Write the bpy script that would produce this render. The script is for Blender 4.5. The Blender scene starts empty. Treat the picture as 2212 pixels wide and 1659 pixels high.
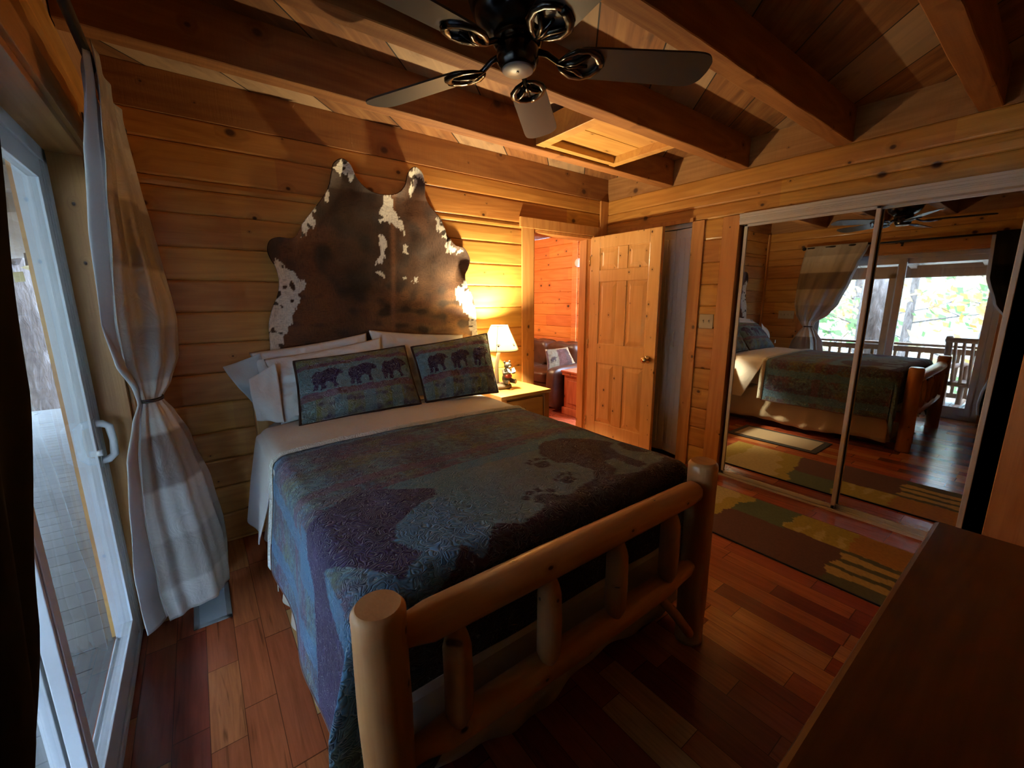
import bpy, bmesh, math, random
from math import pi, sin, cos, radians as R, sqrt, atan2, hypot, floor, exp
from mathutils import Vector, Matrix, noise as mn
random.seed(7)
SC = bpy.context.scene
COL = SC.collection

# ------------------------------------------------------------------ helpers
def link(o, parent=None):
    COL.objects.link(o)
    if parent is not None:
        o.parent = parent
    return o

def tag(o, label=None, cat=None, group=None, kind=None):
    if label: o['label'] = label
    if cat: o['category'] = cat
    if group: o['group'] = group
    if kind: o['kind'] = kind
    return o

def empty(name, loc=(0, 0, 0), rz=0):
    e = bpy.data.objects.new(name, None)
    e.empty_display_size = 0.1
    e.location = loc
    e.rotation_euler = (0, 0, rz)
    COL.objects.link(e)
    return e

def frame_of(d, up=Vector((0, 0, 1))):
    d = Vector(d).normalized()
    if abs(d.dot(up)) > 0.98: up = Vector((1, 0, 0))
    a = d.cross(up).normalized()
    b = a.cross(d).normalized()
    return a, b, d

class MB:
    """collects geometry, links it as one mesh"""
    def __init__(s):
        s.v = []; s.f = []; s.sm = []; s.mi = []; s.col = {}
    def add(s, vs, fs, smooth=False, mi=0):
        n = len(s.v)
        s.v.extend([tuple(p) for p in vs])
        for f in fs:
            s.f.append([i + n for i in f]); s.sm.append(smooth); s.mi.append(mi)
        return s
    def box(s, x0, x1, y0, y1, z0, z1, mi=0, M=None):
        vs = [(x, y, z) for x in (x0, x1) for y in (y0, y1) for z in (z0, z1)]
        if M: vs = [M @ Vector(p) for p in vs]
        return s.add(vs, [(0, 1, 3, 2), (4, 6, 7, 5), (0, 4, 5, 1), (2, 3, 7, 6), (0, 2, 6, 4), (1, 5, 7, 3)], False, mi)
    def prism(s, poly, axis, a, b, mi=0, smooth=False, M=None):
        """poly of 2d points, extruded along axis (0,1,2) from a to b. 2d = the two other axes in order"""
        def P(p, t):
            l = list(p); l.insert(axis, t); return Vector(l)
        n = len(poly)
        vs = [P(p, a) for p in poly] + [P(p, b) for p in poly]
        if M: vs = [M @ v for v in vs]
        fs = [tuple(range(n))[::-1], tuple(range(n, 2 * n))]
        s.add(vs, fs, False, mi)
        k = len(s.v) - 2 * n
        for i in range(n):
            j = (i + 1) % n
            s.f.append([k + i, k + j, k + n + j, k + n + i]); s.sm.append(smooth); s.mi.append(mi)
        return s
    def tube(s, pts, rad, seg=12, cap=True, mi=0, sq=1.0):
        pts = [Vector(p) for p in pts]
        if not hasattr(rad, '__len__'): rad = [rad] * len(pts)
        n0 = len(s.v); up = Vector((0, 0, 1))
        d0 = (pts[1] - pts[0]).normalized()
        a, b, _ = frame_of(d0)
        for i, p in enumerate(pts):
            if i == 0: d = pts[1] - pts[0]
            elif i == len(pts) - 1: d = pts[-1] - pts[-2]
            else: d = pts[i + 1] - pts[i - 1]
            d.normalize()
            a = (a - d * a.dot(d)).normalized(); b = d.cross(a).normalized()
            for k in range(seg):
                t = 2 * pi * k / seg
                s.v.append(tuple(p + (a * cos(t) + b * sin(t) * sq) * rad[i]))
        for i in range(len(pts) - 1):
            for k in range(seg):
                j = (k + 1) % seg
                s.f.append([n0 + i * seg + k, n0 + i * seg + j, n0 + (i + 1) * seg + j, n0 + (i + 1) * seg + k]); s.sm.append(True); s.mi.append(mi)
        if cap:
            s.f.append([n0 + k for k in range(seg)][::-1]); s.sm.append(False); s.mi.append(mi)
            e = n0 + (len(pts) - 1) * seg
            s.f.append([e + k for k in range(seg)]); s.sm.append(False); s.mi.append(mi)
        return s
    def lathe(s, prof, c=(0, 0, 0), seg=32, mi=0, smooth=True, a0=0, sx=1, sy=1):
        n0 = len(s.v); c = Vector(c)
        for r, z in prof:
            for k in range(seg):
                t = 2 * pi * k / seg + a0
                s.v.append((c.x + r * cos(t) * sx, c.y + r * sin(t) * sy, c.z + z))
        for i in range(len(prof) - 1):
            for k in range(seg):
                j = (k + 1) % seg
                s.f.append([n0 + i * seg + k, n0 + i * seg + j, n0 + (i + 1) * seg + j, n0 + (i + 1) * seg + k]); s.sm.append(smooth); s.mi.append(mi)
        s.f.append([n0 + k for k in range(seg)][::-1]); s.sm.append(False); s.mi.append(mi)
        e = n0 + (len(prof) - 1) * seg
        s.f.append([e + k for k in range(seg)]); s.sm.append(False); s.mi.append(mi)
        return s
    def ball(s, c, r, seg=16, rings=10, M=None, mi=0):
        if not hasattr(r, '__len__'): r = (r, r, r)
        n0 = len(s.v); c = Vector(c)
        vs = [Vector((0, 0, r[2]))]
        for i in range(1, rings):
            ph = pi * i / rings
            for k in range(seg):
                t = 2 * pi * k / seg
                vs.append(Vector((r[0] * sin(ph) * cos(t), r[1] * sin(ph) * sin(t), r[2] * cos(ph))))
        vs.append(Vector((0, 0, -r[2])))
        if M: vs = [M @ v for v in vs]
        fs = []
        for k in range(seg):
            j = (k + 1) % seg
            fs.append((0, 1 + k, 1 + j))
            for i in range(rings - 2):
                a = 1 + i * seg
                fs.append((a + k, a + seg + k, a + seg + j, a + j))
            a = 1 + (rings - 2) * seg
            fs.append((a + k, len(vs) - 1, a + j))
        return s.add([v + c for v in vs], fs, True, mi)
    def grid(s, nu, nv, fn, smooth=True, mi=0, closed_u=False):
        """fn(i/nu, j/nv)->(x,y,z)"""
        n0 = len(s.v)
        for j in range(nv + 1):
            for i in range(nu + (0 if closed_u else 1)):
                s.v.append(tuple(fn(i / nu, j / nv)))
        w = nu if closed_u else nu + 1
        for j in range(nv):
            for i in range(nu):
                i2 = (i + 1) % w
                s.f.append([n0 + j * w + i, n0 + j * w + i2, n0 + (j + 1) * w + i2, n0 + (j + 1) * w + i]); s.sm.append(smooth); s.mi.append(mi)
        return s
    def build(s, name, mat=None, parent=None, bevel=0, colors=None, solid=0, weld=False, subsurf=0, loc=None):
        me = bpy.data.meshes.new(name)
        vs = s.v
        if loc is not None:
            vs = [(p[0] - loc[0], p[1] - loc[1], p[2] - loc[2]) for p in vs]
        me.from_pydata(vs, [], s.f)
        me.polygons.foreach_set('use_smooth', s.sm)
        mats = mat if isinstance(mat, (list, tuple)) else [mat]
        for m in mats:
            if m: me.materials.append(m)
        if len(mats) > 1: me.polygons.foreach_set('material_index', s.mi)
        if colors:
            ca = me.color_attributes.new('Col', 'FLOAT_COLOR', 'POINT')
            flat = []
            for c in colors: flat.extend((c[0], c[1], c[2], c[3] if len(c) > 3 else 1.0))
            ca.data.foreach_set('color', flat)
        me.update()
        o = bpy.data.objects.new(name, me)
        link(o, parent)
        if loc is not None: o.location = loc
        if weld:
            m = o.modifiers.new('w', 'WELD'); m.merge_threshold = 0.0004
        if bevel:
            m = o.modifiers.new('b', 'BEVEL'); m.width = bevel; m.segments = 2; m.limit_method = 'ANGLE'; m.angle_limit = R(40)
        if solid:
            m = o.modifiers.new('s', 'SOLIDIFY'); m.thickness = solid; m.offset = 0
        if subsurf:
            m = o.modifiers.new('ss', 'SUBSURF'); m.levels = subsurf; m.render_levels = subsurf
        return o

def copy_tree(o, parent=None):
    c = o.copy(); COL.objects.link(c)
    if parent: c.parent = parent
    for ch in list(o.children): copy_tree(ch, c)
    return c

def struct(name, mb, mat, parent=None, **k):
    o = mb.build(name, mat, parent, **k)
    if parent is None: o['kind'] = 'structure'
    return o

def inpoly(x, y, P):
    c = False; n = len(P); j = n - 1
    for i in range(n):
        xi, yi = P[i]; xj, yj = P[j]
        if (yi > y) != (yj > y) and x < (xj - xi) * (y - yi) / (yj - yi) + xi: c = not c
        j = i
    return c

def catmull(P, n=6, closed=True):
    out = []; m = len(P)
    rng = range(m) if closed else range(m - 1)
    for i in rng:
        if closed: p0, p1, p2, p3 = P[(i - 1) % m], P[i], P[(i + 1) % m], P[(i + 2) % m]
        else: p0, p1, p2, p3 = P[max(i - 1, 0)], P[i], P[i + 1], P[min(i + 2, m - 1)]
        for k in range(n):
            t = k / n
            out.append(tuple(0.5 * (2 * b + (c - a) * t + (2 * a - 5 * b + 4 * c - d) * t * t + (-a + 3 * b - 3 * c + d) * t ** 3) for a, b, c, d in zip(p0, p1, p2, p3)))
    if not closed: out.append(tuple(P[-1]))
    return out

def lerp(a, b, t): return a + (b - a) * t
def interp(tab, x):
    """piecewise linear table [(x, v...)], v may be tuple"""
    if x <= tab[0][0]: return tab[0][1:]
    for a, b in zip(tab, tab[1:]):
        if x <= b[0]:
            t = (x - a[0]) / (b[0] - a[0])
            t = t * t * (3 - 2 * t) * .35 + t * .65
            return tuple(lerp(p, q, t) for p, q in zip(a[1:], b[1:]))
    return tab[-1][1:]

# ------------------------------------------------------------------ materials
class NT:
    def __init__(s, name):
        s.m = bpy.data.materials.new(name); s.m.use_nodes = True
        s.t = s.m.node_tree; s.t.nodes.clear()
        s.out = s.t.nodes.new('ShaderNodeOutputMaterial')
    def n(s, typ, **kw):
        nd = s.t.nodes.new('ShaderNode' + typ)
        ins = kw.pop('i', {})
        for k, v in kw.items(): setattr(nd, k, v)
        for k, v in ins.items(): s.set(nd.inputs[k], v)
        return nd
    def set(s, sock, v):
        if isinstance(v, bpy.types.NodeSocket): s.t.links.new(v, sock)
        elif isinstance(v, bpy.types.Node): s.t.links.new(v.outputs[0], sock)
        else: sock.default_value = v
    def math(s, op, a, b=0.0, c=None, clamp=False):
        nd = s.n('Math', operation=op); nd.use_clamp = clamp
        s.set(nd.inputs[0], a); s.set(nd.inputs[1], b)
        if c is not None: s.set(nd.inputs[2], c)
        return nd.outputs[0]
    def mix(s, f, a, b, bt='MIX'):
        nd = s.n('Mix', data_type='RGBA', blend_type=bt)
        s.set(nd.inputs[0], f); s.set(nd.inputs[6], a); s.set(nd.inputs[7], b)
        return nd.outputs[2]
    def mixf(s, f, a, b):
        nd = s.n('Mix', data_type='FLOAT')
        s.set(nd.inputs[0], f); s.set(nd.inputs[2], a); s.set(nd.inputs[3], b)
        return nd.outputs[0]
    def ramp(s, f, stops, interp='LINEAR'):
        nd = s.n('ValToRGB'); cr = nd.color_ramp; cr.interpolation = interp
        while len(cr.elements) < len(stops): cr.elements.new(0.5)
        for e, (p, c) in zip(cr.elements, stops):
            e.position = p; e.color = c if len(c) == 4 else (*c, 1)
        s.set(nd.inputs[0], f)
        return nd.outputs[0]
    def noise(s, vec, scale, detail=2, rough=.5, dist=0, dim='3D'):
        nd = s.n('TexNoise', noise_dimensions=dim)
        s.set(nd.inputs['Vector'], vec); s.set(nd.inputs['Scale'], scale)
        nd.inputs['Detail'].default_value = detail; nd.inputs['Roughness'].default_value = rough; nd.inputs['Distortion'].default_value = dist
        return nd.outputs[0]
    def xyz(s, v=None):
        if v is None: v = s.n('TexCoord').outputs['Object']
        return s.n('SeparateXYZ', i={0: v}).outputs
    def comb(s, x, y, z): return s.n('CombineXYZ', i={0: x, 1: y, 2: z}).outputs[0]
    def bsdf(s, color, rough=.5, metal=0, bump=None, bstr=.3, bdist=.01, **ins):
        b = s.n('BsdfPrincipled')
        s.set(b.inputs['Base Color'], color if not (isinstance(color, tuple) and len(color) == 3) else (*color, 1))
        s.set(b.inputs['Roughness'], rough); b.inputs['Metallic'].default_value = metal
        for k, v in ins.items(): s.set(b.inputs[k.replace('_', ' ')], v)
        if bump is not None:
            bp = s.n('Bump', i={'Height': bump}); bp.inputs['Strength'].default_value = bstr; bp.inputs['Distance'].default_value = bdist
            s.t.links.new(bp.outputs[0], b.inputs['Normal'])
        s.t.links.new(b.outputs[0], s.out.inputs[0])
        return s.m

def simple(name, col, rough=.5, metal=0, **k):
    t = NT(name)
    p = t.n('TexCoord').outputs['Object']
    nz = t.noise(p, 9, 3)
    c = t.mix(t.math('MULTIPLY', nz, .35), (*col, 1), (*[x * .72 for x in col], 1))
    return t.bsdf(c, rough, metal, **k)

def wood(name, light, dark, axes='xzy', pitch=None, off=0.0, knots=.34, knot_r=.13, kscale=(4.4, 5.6), rough=.42, grain=1.0, vary=.25, saw=0, coat=0.0, seg=None, knotcol=(.075, .028, .012), cut_end=False):
    """axes: letters for (along grain, across, third)"""
    t = NT(name)
    o = t.xyz(); L = {'x': o[0], 'y': o[1], 'z': o[2]}
    u, v, w = (L[a] for a in axes)
    if pitch:
        row = t.math('FLOOR', t.math('DIVIDE', t.math('SUBTRACT', v, off), pitch))
    else:
        row = t.math('FLOOR', t.math('MULTIPLY', t.math('ADD', v, w), 0.01))
    wn = t.n('TexWhiteNoise', noise_dimensions='1D'); t.set(wn.inputs['W'], row)
    rr = wn.outputs[0]
    u2 = t.math('ADD', u, t.math('MULTIPLY', rr, 37.0))
    if seg:
        sid = t.math('FLOOR', t.math('DIVIDE', u2, seg))
        wn = t.n('TexWhiteNoise', noise_dimensions='2D'); t.set(wn.inputs['Vector'], t.comb(row, sid, 0.0)); rr = wn.outputs[0]
    # knots
    vk = v if pitch else t.math('ADD', v, w)
    kv = t.comb(t.math('MULTIPLY', u2, kscale[0]), t.math('MULTIPLY', vk, kscale[1]), 0.0)
    vo = t.n('TexVoronoi', voronoi_dimensions='2D', feature='F1'); t.set(vo.inputs['Vector'], kv); vo.inputs['Scale'].default_value = 1.0
    d = vo.outputs['Distance']
    cr = t.n('SeparateColor', i={0: vo.outputs['Color']}).outputs
    has = t.math('LESS_THAN', cr[0], knots)
    rad = t.math('ADD', t.math('MULTIPLY', t.math('MULTIPLY', cr[1], cr[1]), knot_r), .022)
    k = t.math('MULTIPLY', t.math('SUBTRACT', 1.0, t.math('DIVIDE', d, rad), clamp=True), has)
    k = t.math('MULTIPLY', k, 2.0, clamp=True)
    halo = t.math('MULTIPLY', t.math('SUBTRACT', 1.0, t.math('DIVIDE', d, t.math('MULTIPLY', rad, 3.2)), clamp=True), has)
    # grain
    warp = t.math('MULTIPLY', halo, .9)
    gv = t.comb(t.math('MULTIPLY', u2, 1.3), t.math('ADD', t.math('MULTIPLY', v, 22.0), warp), t.math('MULTIPLY', w, 16.0))
    g1 = t.noise(gv, 1.0, 2, .6, .6)
    gv2 = t.comb(t.math('MULTIPLY', u2, 6.0), t.math('ADD', t.math('MULTIPLY', v, 150.0), t.math('MULTIPLY', warp, 8)), t.math('MULTIPLY', w, 110.0))
    g2 = t.noise(gv2, 1.0, 1, .5)
    cath = t.math('SINE', t.math('ADD', t.math('MULTIPLY', t.noise(t.comb(t.math('MULTIPLY', u2, .9), t.math('MULTIPLY', v, 7.0), t.math('MULTIPLY', w, 6.0)), 1.0, 1), 46.0), t.math('MULTIPLY', warp, 10)))
    g = t.math('ADD', t.math('MULTIPLY', g1, .55), t.math('MULTIPLY', g2, .3))
    g = t.math('ADD', g, t.math('MULTIPLY', cath, .10))
    big = t.noise(t.comb(t.math('MULTIPLY', u2, .8), t.math('MULTIPLY', v, 2.0), w), 1.0, 1)
    f = t.math('ADD', t.math('MULTIPLY', t.math('SUBTRACT', g, .42), 1.9 * grain), t.math('MULTIPLY', t.math('SUBTRACT', big, .5), 1.2), clamp=False)
    f = t.math('ADD', f, .35, clamp=True)
    c = t.mix(f, (*light, 1), (*dark, 1))
    # row tint
    hsv = t.n('HueSaturation'); t.set(hsv.inputs['Color'], c)
    t.set(hsv.inputs['Value'], t.math('ADD', 1.0 - vary / 2, t.math('MULTIPLY', rr, vary)))
    t.set(hsv.inputs['Hue'], t.math('ADD', .5 - .012, t.math('MULTIPLY', wn.outputs[0], .02)))
    c = hsv.outputs[0]
    c = t.mix(t.math('MULTIPLY', halo, .55), c, (*[x * .62 for x in dark], 1))
    c = t.mix(k, c, (*knotcol, 1))
    h = t.math('SUBTRACT', t.math('MULTIPLY', g2, .3), t.math('MULTIPLY', k, .3))
    if saw:
        sv = t.noise(t.comb(t.math('MULTIPLY', u2, 120.0), t.math('MULTIPLY', v, 6.0), t.math('MULTIPLY', w, 6.0)), 1.0, 3, .7)
        h = t.math('ADD', h, t.math('MULTIPLY', sv, saw))
        c = t.mix(t.math('MULTIPLY', sv, .35), c, (*[x * .55 for x in dark], 1))
    return t.bsdf(c, rough, bump=h, bstr=.35, bdist=.004, Coat_Weight=coat, Coat_Roughness=.15)

PINE_L, PINE_D = (.72, .365, .085), (.50, .215, .042)
M = {}
M['wall_x'] = wood('pine_siding_x', PINE_L, PINE_D, 'xzy', .17, 2.217 - 1.7, seg=2.3, coat=.12)
M['wall_y'] = wood('pine_siding_y', PINE_L, PINE_D, 'yzx', .17, 2.217 - 1.7, seg=2.9, coat=.12)
M['wall_far'] = wood('orange_siding', (.78, .27, .07), (.60, .16, .03), 'yzx', .17, 2.217 - 1.7, knots=.5, kscale=(5, 6), seg=2.1)
M['wall_far_x'] = wood('orange_siding_x', (.78, .27, .07), (.60, .16, .03), 'xzy', .17, 2.217 - 1.7, knots=.5, kscale=(5, 6), seg=2.1)
M['pine_z'] = wood('pine_trim_z', (.80, .43, .13), (.60, .27, .065), 'zyx', knots=.3, kscale=(5, 7), knot_r=.08)
M['pine_z2'] = wood('pine_trim_z2', (.78, .42, .125), (.58, .26, .06), 'zxy', knots=.3, kscale=(5, 7), knot_r=.08)
M['pine_x'] = wood('pine_trim_x', (.78, .42, .125), (.58, .26, .06), 'xzy', knots=.35, kscale=(5, 7), knot_r=.08)
M['pine_y'] = wood('pine_trim_y', (.78, .42, .125), (.58, .26, .06), 'yzx', knots=.35, kscale=(5, 7), knot_r=.08)
M['door'] = wood('pine_door', (.84, .54, .20), (.68, .39, .11), 'zyx', knots=.45, kscale=(7, 9), knot_r=.09, coat=.25, rough=.35, grain=.8)
M['beam'] = wood('rough_beam', (.43, .185, .052), (.25, .09, .024), 'xyz', knots=.35, kscale=(4.2, 5), saw=.5, rough=.75, grain=1.1)
M['band_y'] = wood('rough_band_y', (.52, .27, .10), (.34, .15, .05), 'yzx', knots=.3, kscale=(4.2, 5), saw=.6, rough=.75)
M['hatch'] = wood('hatch_pine', (.70, .40, .12), (.54, .26, .06), 'xyz', knots=.3, kscale=(3, 8), knot_r=.1)
M['log'] = wood('peeled_log', (.74, .41, .155), (.55, .265, .085), 'zxy', knots=.5, kscale=(7.5, 9), knot_r=.075, coat=.2, rough=.38, grain=.8)
M['log_x'] = wood('peeled_log_x', (.82, .44, .145), (.62, .29, .08), 'xzy', knots=.5, kscale=(6.5, 9), knot_r=.075, coat=.3, rough=.35, grain=.8)
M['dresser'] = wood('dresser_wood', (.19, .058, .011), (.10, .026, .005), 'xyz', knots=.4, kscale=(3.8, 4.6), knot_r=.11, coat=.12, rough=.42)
M['night'] = wood('nightstand_pine', (.66, .34, .09), (.48, .20, .045), 'xyz', knots=.4, kscale=(4, 8), knot_r=.1, coat=.1)
M['night_z'] = wood('nightstand_pine_z', (.66, .34, .09), (.48, .20, .045), 'zxy', knots=.4, kscale=(4, 8), knot_r=.1, coat=.1)
M['side'] = wood('side_cabinet_wood', (.60, .22, .09), (.42, .13, .05), 'zyx', knots=.4, kscale=(4, 8), knot_r=.1)
M['deckwood'] = wood('deck_boards_wood', (.115, .11, .105), (.07, .066, .063), 'xyz', .14, 0, knots=.2, rough=.7)
M['porchwood'] = wood('porch_wood', (.30, .17, .10), (.17, .09, .05), 'zxy', knots=.3, rough=.7)
M['porchroof'] = wood('porch_roof_wood', (.50, .42, .36), (.36, .30, .26), 'yxz', .14, 0, knots=.2, rough=.7)

def ceiling_mat():
    t = NT('ceiling_diagonal_boards')
    o = t.xyz()
    cc = t.math('SUBTRACT', o[0], o[1]); uu = t.math('ADD', o[0], o[1])
    q = t.math('DIVIDE', t.math('SUBTRACT', cc, .105 - 4.32), .432)
    row = t.math('FLOOR', q); fr = t.math('FRACT', q)
    wn = t.n('TexWhiteNoise', noise_dimensions='1D'); t.set(wn.inputs['W'], row)
    u2 = t.math('ADD', uu, t.math('MULTIPLY', wn.outputs[0], 30))
    g1 = t.noise(t.comb(t.math('MULTIPLY', u2, 1.0), t.math('MULTIPLY', cc, 14), 0.0), 1.0, 5, .6, .8)
    blot = t.noise(t.comb(t.math('MULTIPLY', u2, 2.0), t.math('MULTIPLY', cc, 5), 3.0), 1.0, 4, .6)
    c = t.ramp(g1, [(.25, (.40, .20, .07)), (.5, (.27, .11, .035)), (.75, (.13, .05, .017))])
    grey = t.math('GREATER_THAN', wn.outputs[0], .62)
    c = t.mix(t.math('MULTIPLY', grey, .55), c, (.36, .27, .17, 1))
    c = t.mix(t.ramp(blot, [(.55, (0, 0, 0)), (.72, (.7, .7, .7))]), c, (.09, .04, .02, 1))
    hsv = t.n('HueSaturation'); t.set(hsv.inputs['Color'], c)
    t.set(hsv.inputs['Value'], t.math('ADD', .75, t.math('MULTIPLY', wn.outputs[0], .5)))
    gap = t.math('LESS_THAN', fr, .022)
    c = t.mix(gap, hsv.outputs[0], (.01, .005, .003, 1))
    return t.bsdf(c, .7, bump=t.math('SUBTRACT', t.math('MULTIPLY', g1, .3), gap), bstr=.5, bdist=.006)
M['ceiling'] = ceiling_mat()

def floor_mat():
    t = NT('cherry_floor')
    o = t.xyz()
    P = .101
    q = t.math('DIVIDE', o[0], P); row = t.math('FLOOR', q); fx = t.math('FRACT', q)
    wn = t.n('TexWhiteNoise', noise_dimensions='1D'); t.set(wn.inputs['W'], row)
    yy = t.math('DIVIDE', t.math('ADD', o[1], t.math('MULTIPLY', wn.outputs[0], 7.3)), t.math('ADD', .34, t.math('MULTIPLY', wn.outputs[0], .36)))
    cell = t.math('FLOOR', yy); fy = t.math('FRACT', yy)
    w2 = t.n('TexWhiteNoise', noise_dimensions='2D'); t.set(w2.inputs['Vector'], t.comb(row, cell, 0.0))
    r = w2.outputs[0]
    base = t.ramp(r, [(0, (.24, .042, .024)), (.25, (.38, .075, .035)), (.5, (.50, .12, .045)), (.75, (.58, .165, .055)), (.9, (.70, .27, .085)), (1, (.80, .43, .17))])
    u2 = t.math('ADD', o[1], t.math('MULTIPLY', r, 19))
    g = t.noise(t.comb(t.math('MULTIPLY', o[0], 60), t.math('MULTIPLY', u2, 3.2), r), 1.0, 4, .6, .5)
    c = t.mix(t.math('MULTIPLY', t.math('SUBTRACT', g, .3, clamp=True), 1.1, clamp=True), base, (.10, .02, .01, 1))
    st = t.noise(t.comb(t.math('MULTIPLY', o[0], 22), t.math('MULTIPLY', u2, 1.4), r), 1.0, 3, .5, 1.4)
    c = t.mix(t.ramp(st, [(.64, (0, 0, 0)), (.76, (.8, .8, .8))]), c, (.04, .01, .006, 1))
    ex = t.math('LESS_THAN', t.math('MINIMUM', fx, t.math('SUBTRACT', 1.0, fx)), .012)
    ey = t.math('LESS_THAN', t.math('MINIMUM', fy, t.math('SUBTRACT', 1.0, fy)), .0035)
    e = t.math('MAXIMUM', ex, ey)
    c = t.mix(t.math('MULTIPLY', e, .75), c, (.05, .012, .006, 1))
    # slight board-to-board cupping so reflections break up per board
    cup = t.math('MULTIPLY', t.math('SUBTRACT', fx, .5), t.math('SUBTRACT', fx, .5))
    h = t.math('ADD', t.math('MULTIPLY', cup, 1.4), t.math('MULTIPLY', e, -.6))
    h = t.math('ADD', h, t.math('MULTIPLY', g, .10))
    return t.bsdf(c, t.math('ADD', .17, t.math('MULTIPLY', g, .12)), bump=h, bstr=.16, bdist=.004, Coat_Weight=.25, Coat_Roughness=.12)
M['floor'] = floor_mat()

def glass_mat():
    t = NT('window_glass')
    tr = t.n('BsdfTransparent'); tr.inputs[0].default_value = (.93, .96, .96, 1)
    gl = t.n('BsdfGlossy'); gl.inputs['Roughness'].default_value = 0.01
    fr = t.n('Fresnel'); fr.inputs[0].default_value = 1.5
    ge = t.n('NewGeometry')
    fac = t.math('MULTIPLY', fr.outputs[0], t.math('SUBTRACT', 1.0, ge.outputs['Backfacing']))
    mx = t.n('MixShader'); t.set(mx.inputs[0], fac); t.set(mx.inputs[1], tr.outputs[0]); t.set(mx.inputs[2], gl.outputs[0])
    t.t.links.new(mx.outputs[0], t.out.inputs[0]); return t.m
M['glass'] = glass_mat()
def mirror_mat():
    t = NT('mirror_glass')
    return t.bsdf((.86, .88, .88), .012, 1)
M['mirror'] = mirror_mat()
M['white'] = simple('white_vinyl', (.80, .82, .86), .35)
M['alu'] = simple('white_aluminium', (.88, .86, .83), .4)
M['dark'] = simple('closet_shade', (.006, .006, .006), .9)  # near-black walls paint in the shade of the empty closet
M['lavender'] = simple('bifold_white', (.95, .92, 1.0), .4)
M['black'] = simple('black_metal', (.006, .006, .007), .22)
M['blackrod'] = simple('black_rod', (.008, .008, .008), .4)
M['fanplate'] = simple('grey_cap', (.22, .23, .25), .35)
M['blade'] = simple('fan_blade', (.045, .043, .046), .40)
M['brass'] = simple('brass_knob', (.62, .50, .28), .16, 1)
M['steel'] = simple('steel', (.5, .5, .5), .3, 1)
M['switch'] = simple('ivory_switch', (.62, .58, .44), .4)
M['vent'] = simple('grey_register', (.30, .33, .34), .4, .2)
M['ventin'] = simple('register_shade', (.02, .02, .02), .7)
M['leather'] = None
def leather():
    t = NT('brown_leather'); p = t.n('TexCoord').outputs['Object']
    n1 = t.noise(p, 5, 4, .6); n2 = t.noise(p, 60, 3)
    c = t.ramp(n1, [(.3, (.030, .012, .007)), (.7, (.10, .042, .022))])
    return t.bsdf(c, .38, bump=n2, bstr=.2, bdist=.004)
M['leather'] = leather()

def cloth(name, col, rough=.85, scale=400, sheen=.2, trans=0, fold=.0, bstr=.15):
    t = NT(name); p = t.n('TexCoord').outputs['Object']
    n = t.noise(p, scale, 2); n2 = t.noise(p, 4, 3)
    c = t.mix(t.math('MULTIPLY', n2, .3), (*col, 1), (*[x * .8 for x in col], 1))
    h = t.math('ADD', t.math('MULTIPLY', n, .03), t.math('MULTIPLY', t.noise(p, 14, 3, .6, 1.0), fold))
    m = t.bsdf(c, rough, bump=h, bstr=bstr, bdist=.01, Sheen_Weight=sheen)
    if trans:
        b = [x for x in t.t.nodes if x.type == 'BSDF_PRINCIPLED'][0]
        tl = t.n('BsdfTranslucent'); t.set(tl.inputs[0], (*col, 1))
        mx = t.n('MixShader'); mx.inputs[0].default_value = trans
        t.set(mx.inputs[1], b.outputs[0]); t.set(mx.inputs[2], tl.outputs[0])
        t.t.links.new(mx.outputs[0], t.out.inputs[0])
    return m
M['sheet'] = cloth('white_sheet', (.70, .69, .70), fold=.8, bstr=.3)
M['sheet2'] = cloth('white_pillowcase', (.72, .71, .72), fold=1.0, bstr=.45)
M['sheetgrey'] = cloth('pale_blue_pillowcase', (.50, .56, .60), fold=.8, bstr=.3)
M['skirt'] = cloth('beige_skirt', (.60, .52, .40), fold=.8, bstr=.3)
M['lining'] = cloth('white_lining', (.90, .90, .92), trans=.5, fold=.4)
M['mattress'] = cloth('mattress_ticking', (.66, .65, .64))
M['binding'] = cloth('brown_binding', (.035, .018, .014))
M['binding_red'] = cloth('plum_binding', (.11, .045, .05))
M['rugback'] = cloth('rug_dark', (.012, .010, .012))

def attr_cloth(name, quilt=True, rough=.9, pile=False):
    t = NT(name)
    a = t.n('VertexColor'); a.layer_name = 'Col'
    p = t.n('TexCoord').outputs['Object']
    c = a.outputs[0]
    if quilt:
        uvn = t.n('TexCoord').outputs['UV']
        nz = t.noise(p, 27.0, 0, .5, 1.2)
        v = t.math('FRACT', t.math('MULTIPLY', nz, 6.5))
        d = t.math('ABSOLUTE', t.math('SUBTRACT', v, .5))          # 0 on the stitched line
        line = t.math('LESS_THAN', d, .045)
        brk = t.math('GREATER_THAN', t.noise(p, 260, 1), .46)
        c = t.mix(t.math('MULTIPLY', t.math('MULTIPLY', line, brk), .5), c, (.50, .56, .62, 1))
        weave = t.noise(p, 320, 3, .8)
        c = t.mix(t.math('MULTIPLY', t.math('SUBTRACT', weave, .35, clamp=True), .9), c, t.mix(.5, c, (.02, .02, .03, 1)))
        h = t.math('SUBTRACT', 1.0, t.math('POWER', t.math('SUBTRACT', 1.0, t.math('MULTIPLY', d, 2.0), clamp=True), 2.5))
        h = t.math('ADD', h, t.math('MULTIPLY', weave, .05))
        return t.bsdf(c, rough, bump=h, bstr=.8, bdist=.006, Sheen_Weight=.15)
    if pile:
        n = t.noise(p, 420, 2, .8)
        c = t.mix(t.math('MULTIPLY', n, .5), c, t.mix(.6, c, (.02, .01, .005, 1)))
        return t.bsdf(c, .95, bump=n, bstr=.4, bdist=.0012)
    return t.bsdf(c, rough)
M['quilt'] = attr_cloth('quilted_print')
M['rug'] = attr_cloth('rug_pile', False, pile=True)
M['printed'] = attr_cloth('printed_cloth', False)
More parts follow.
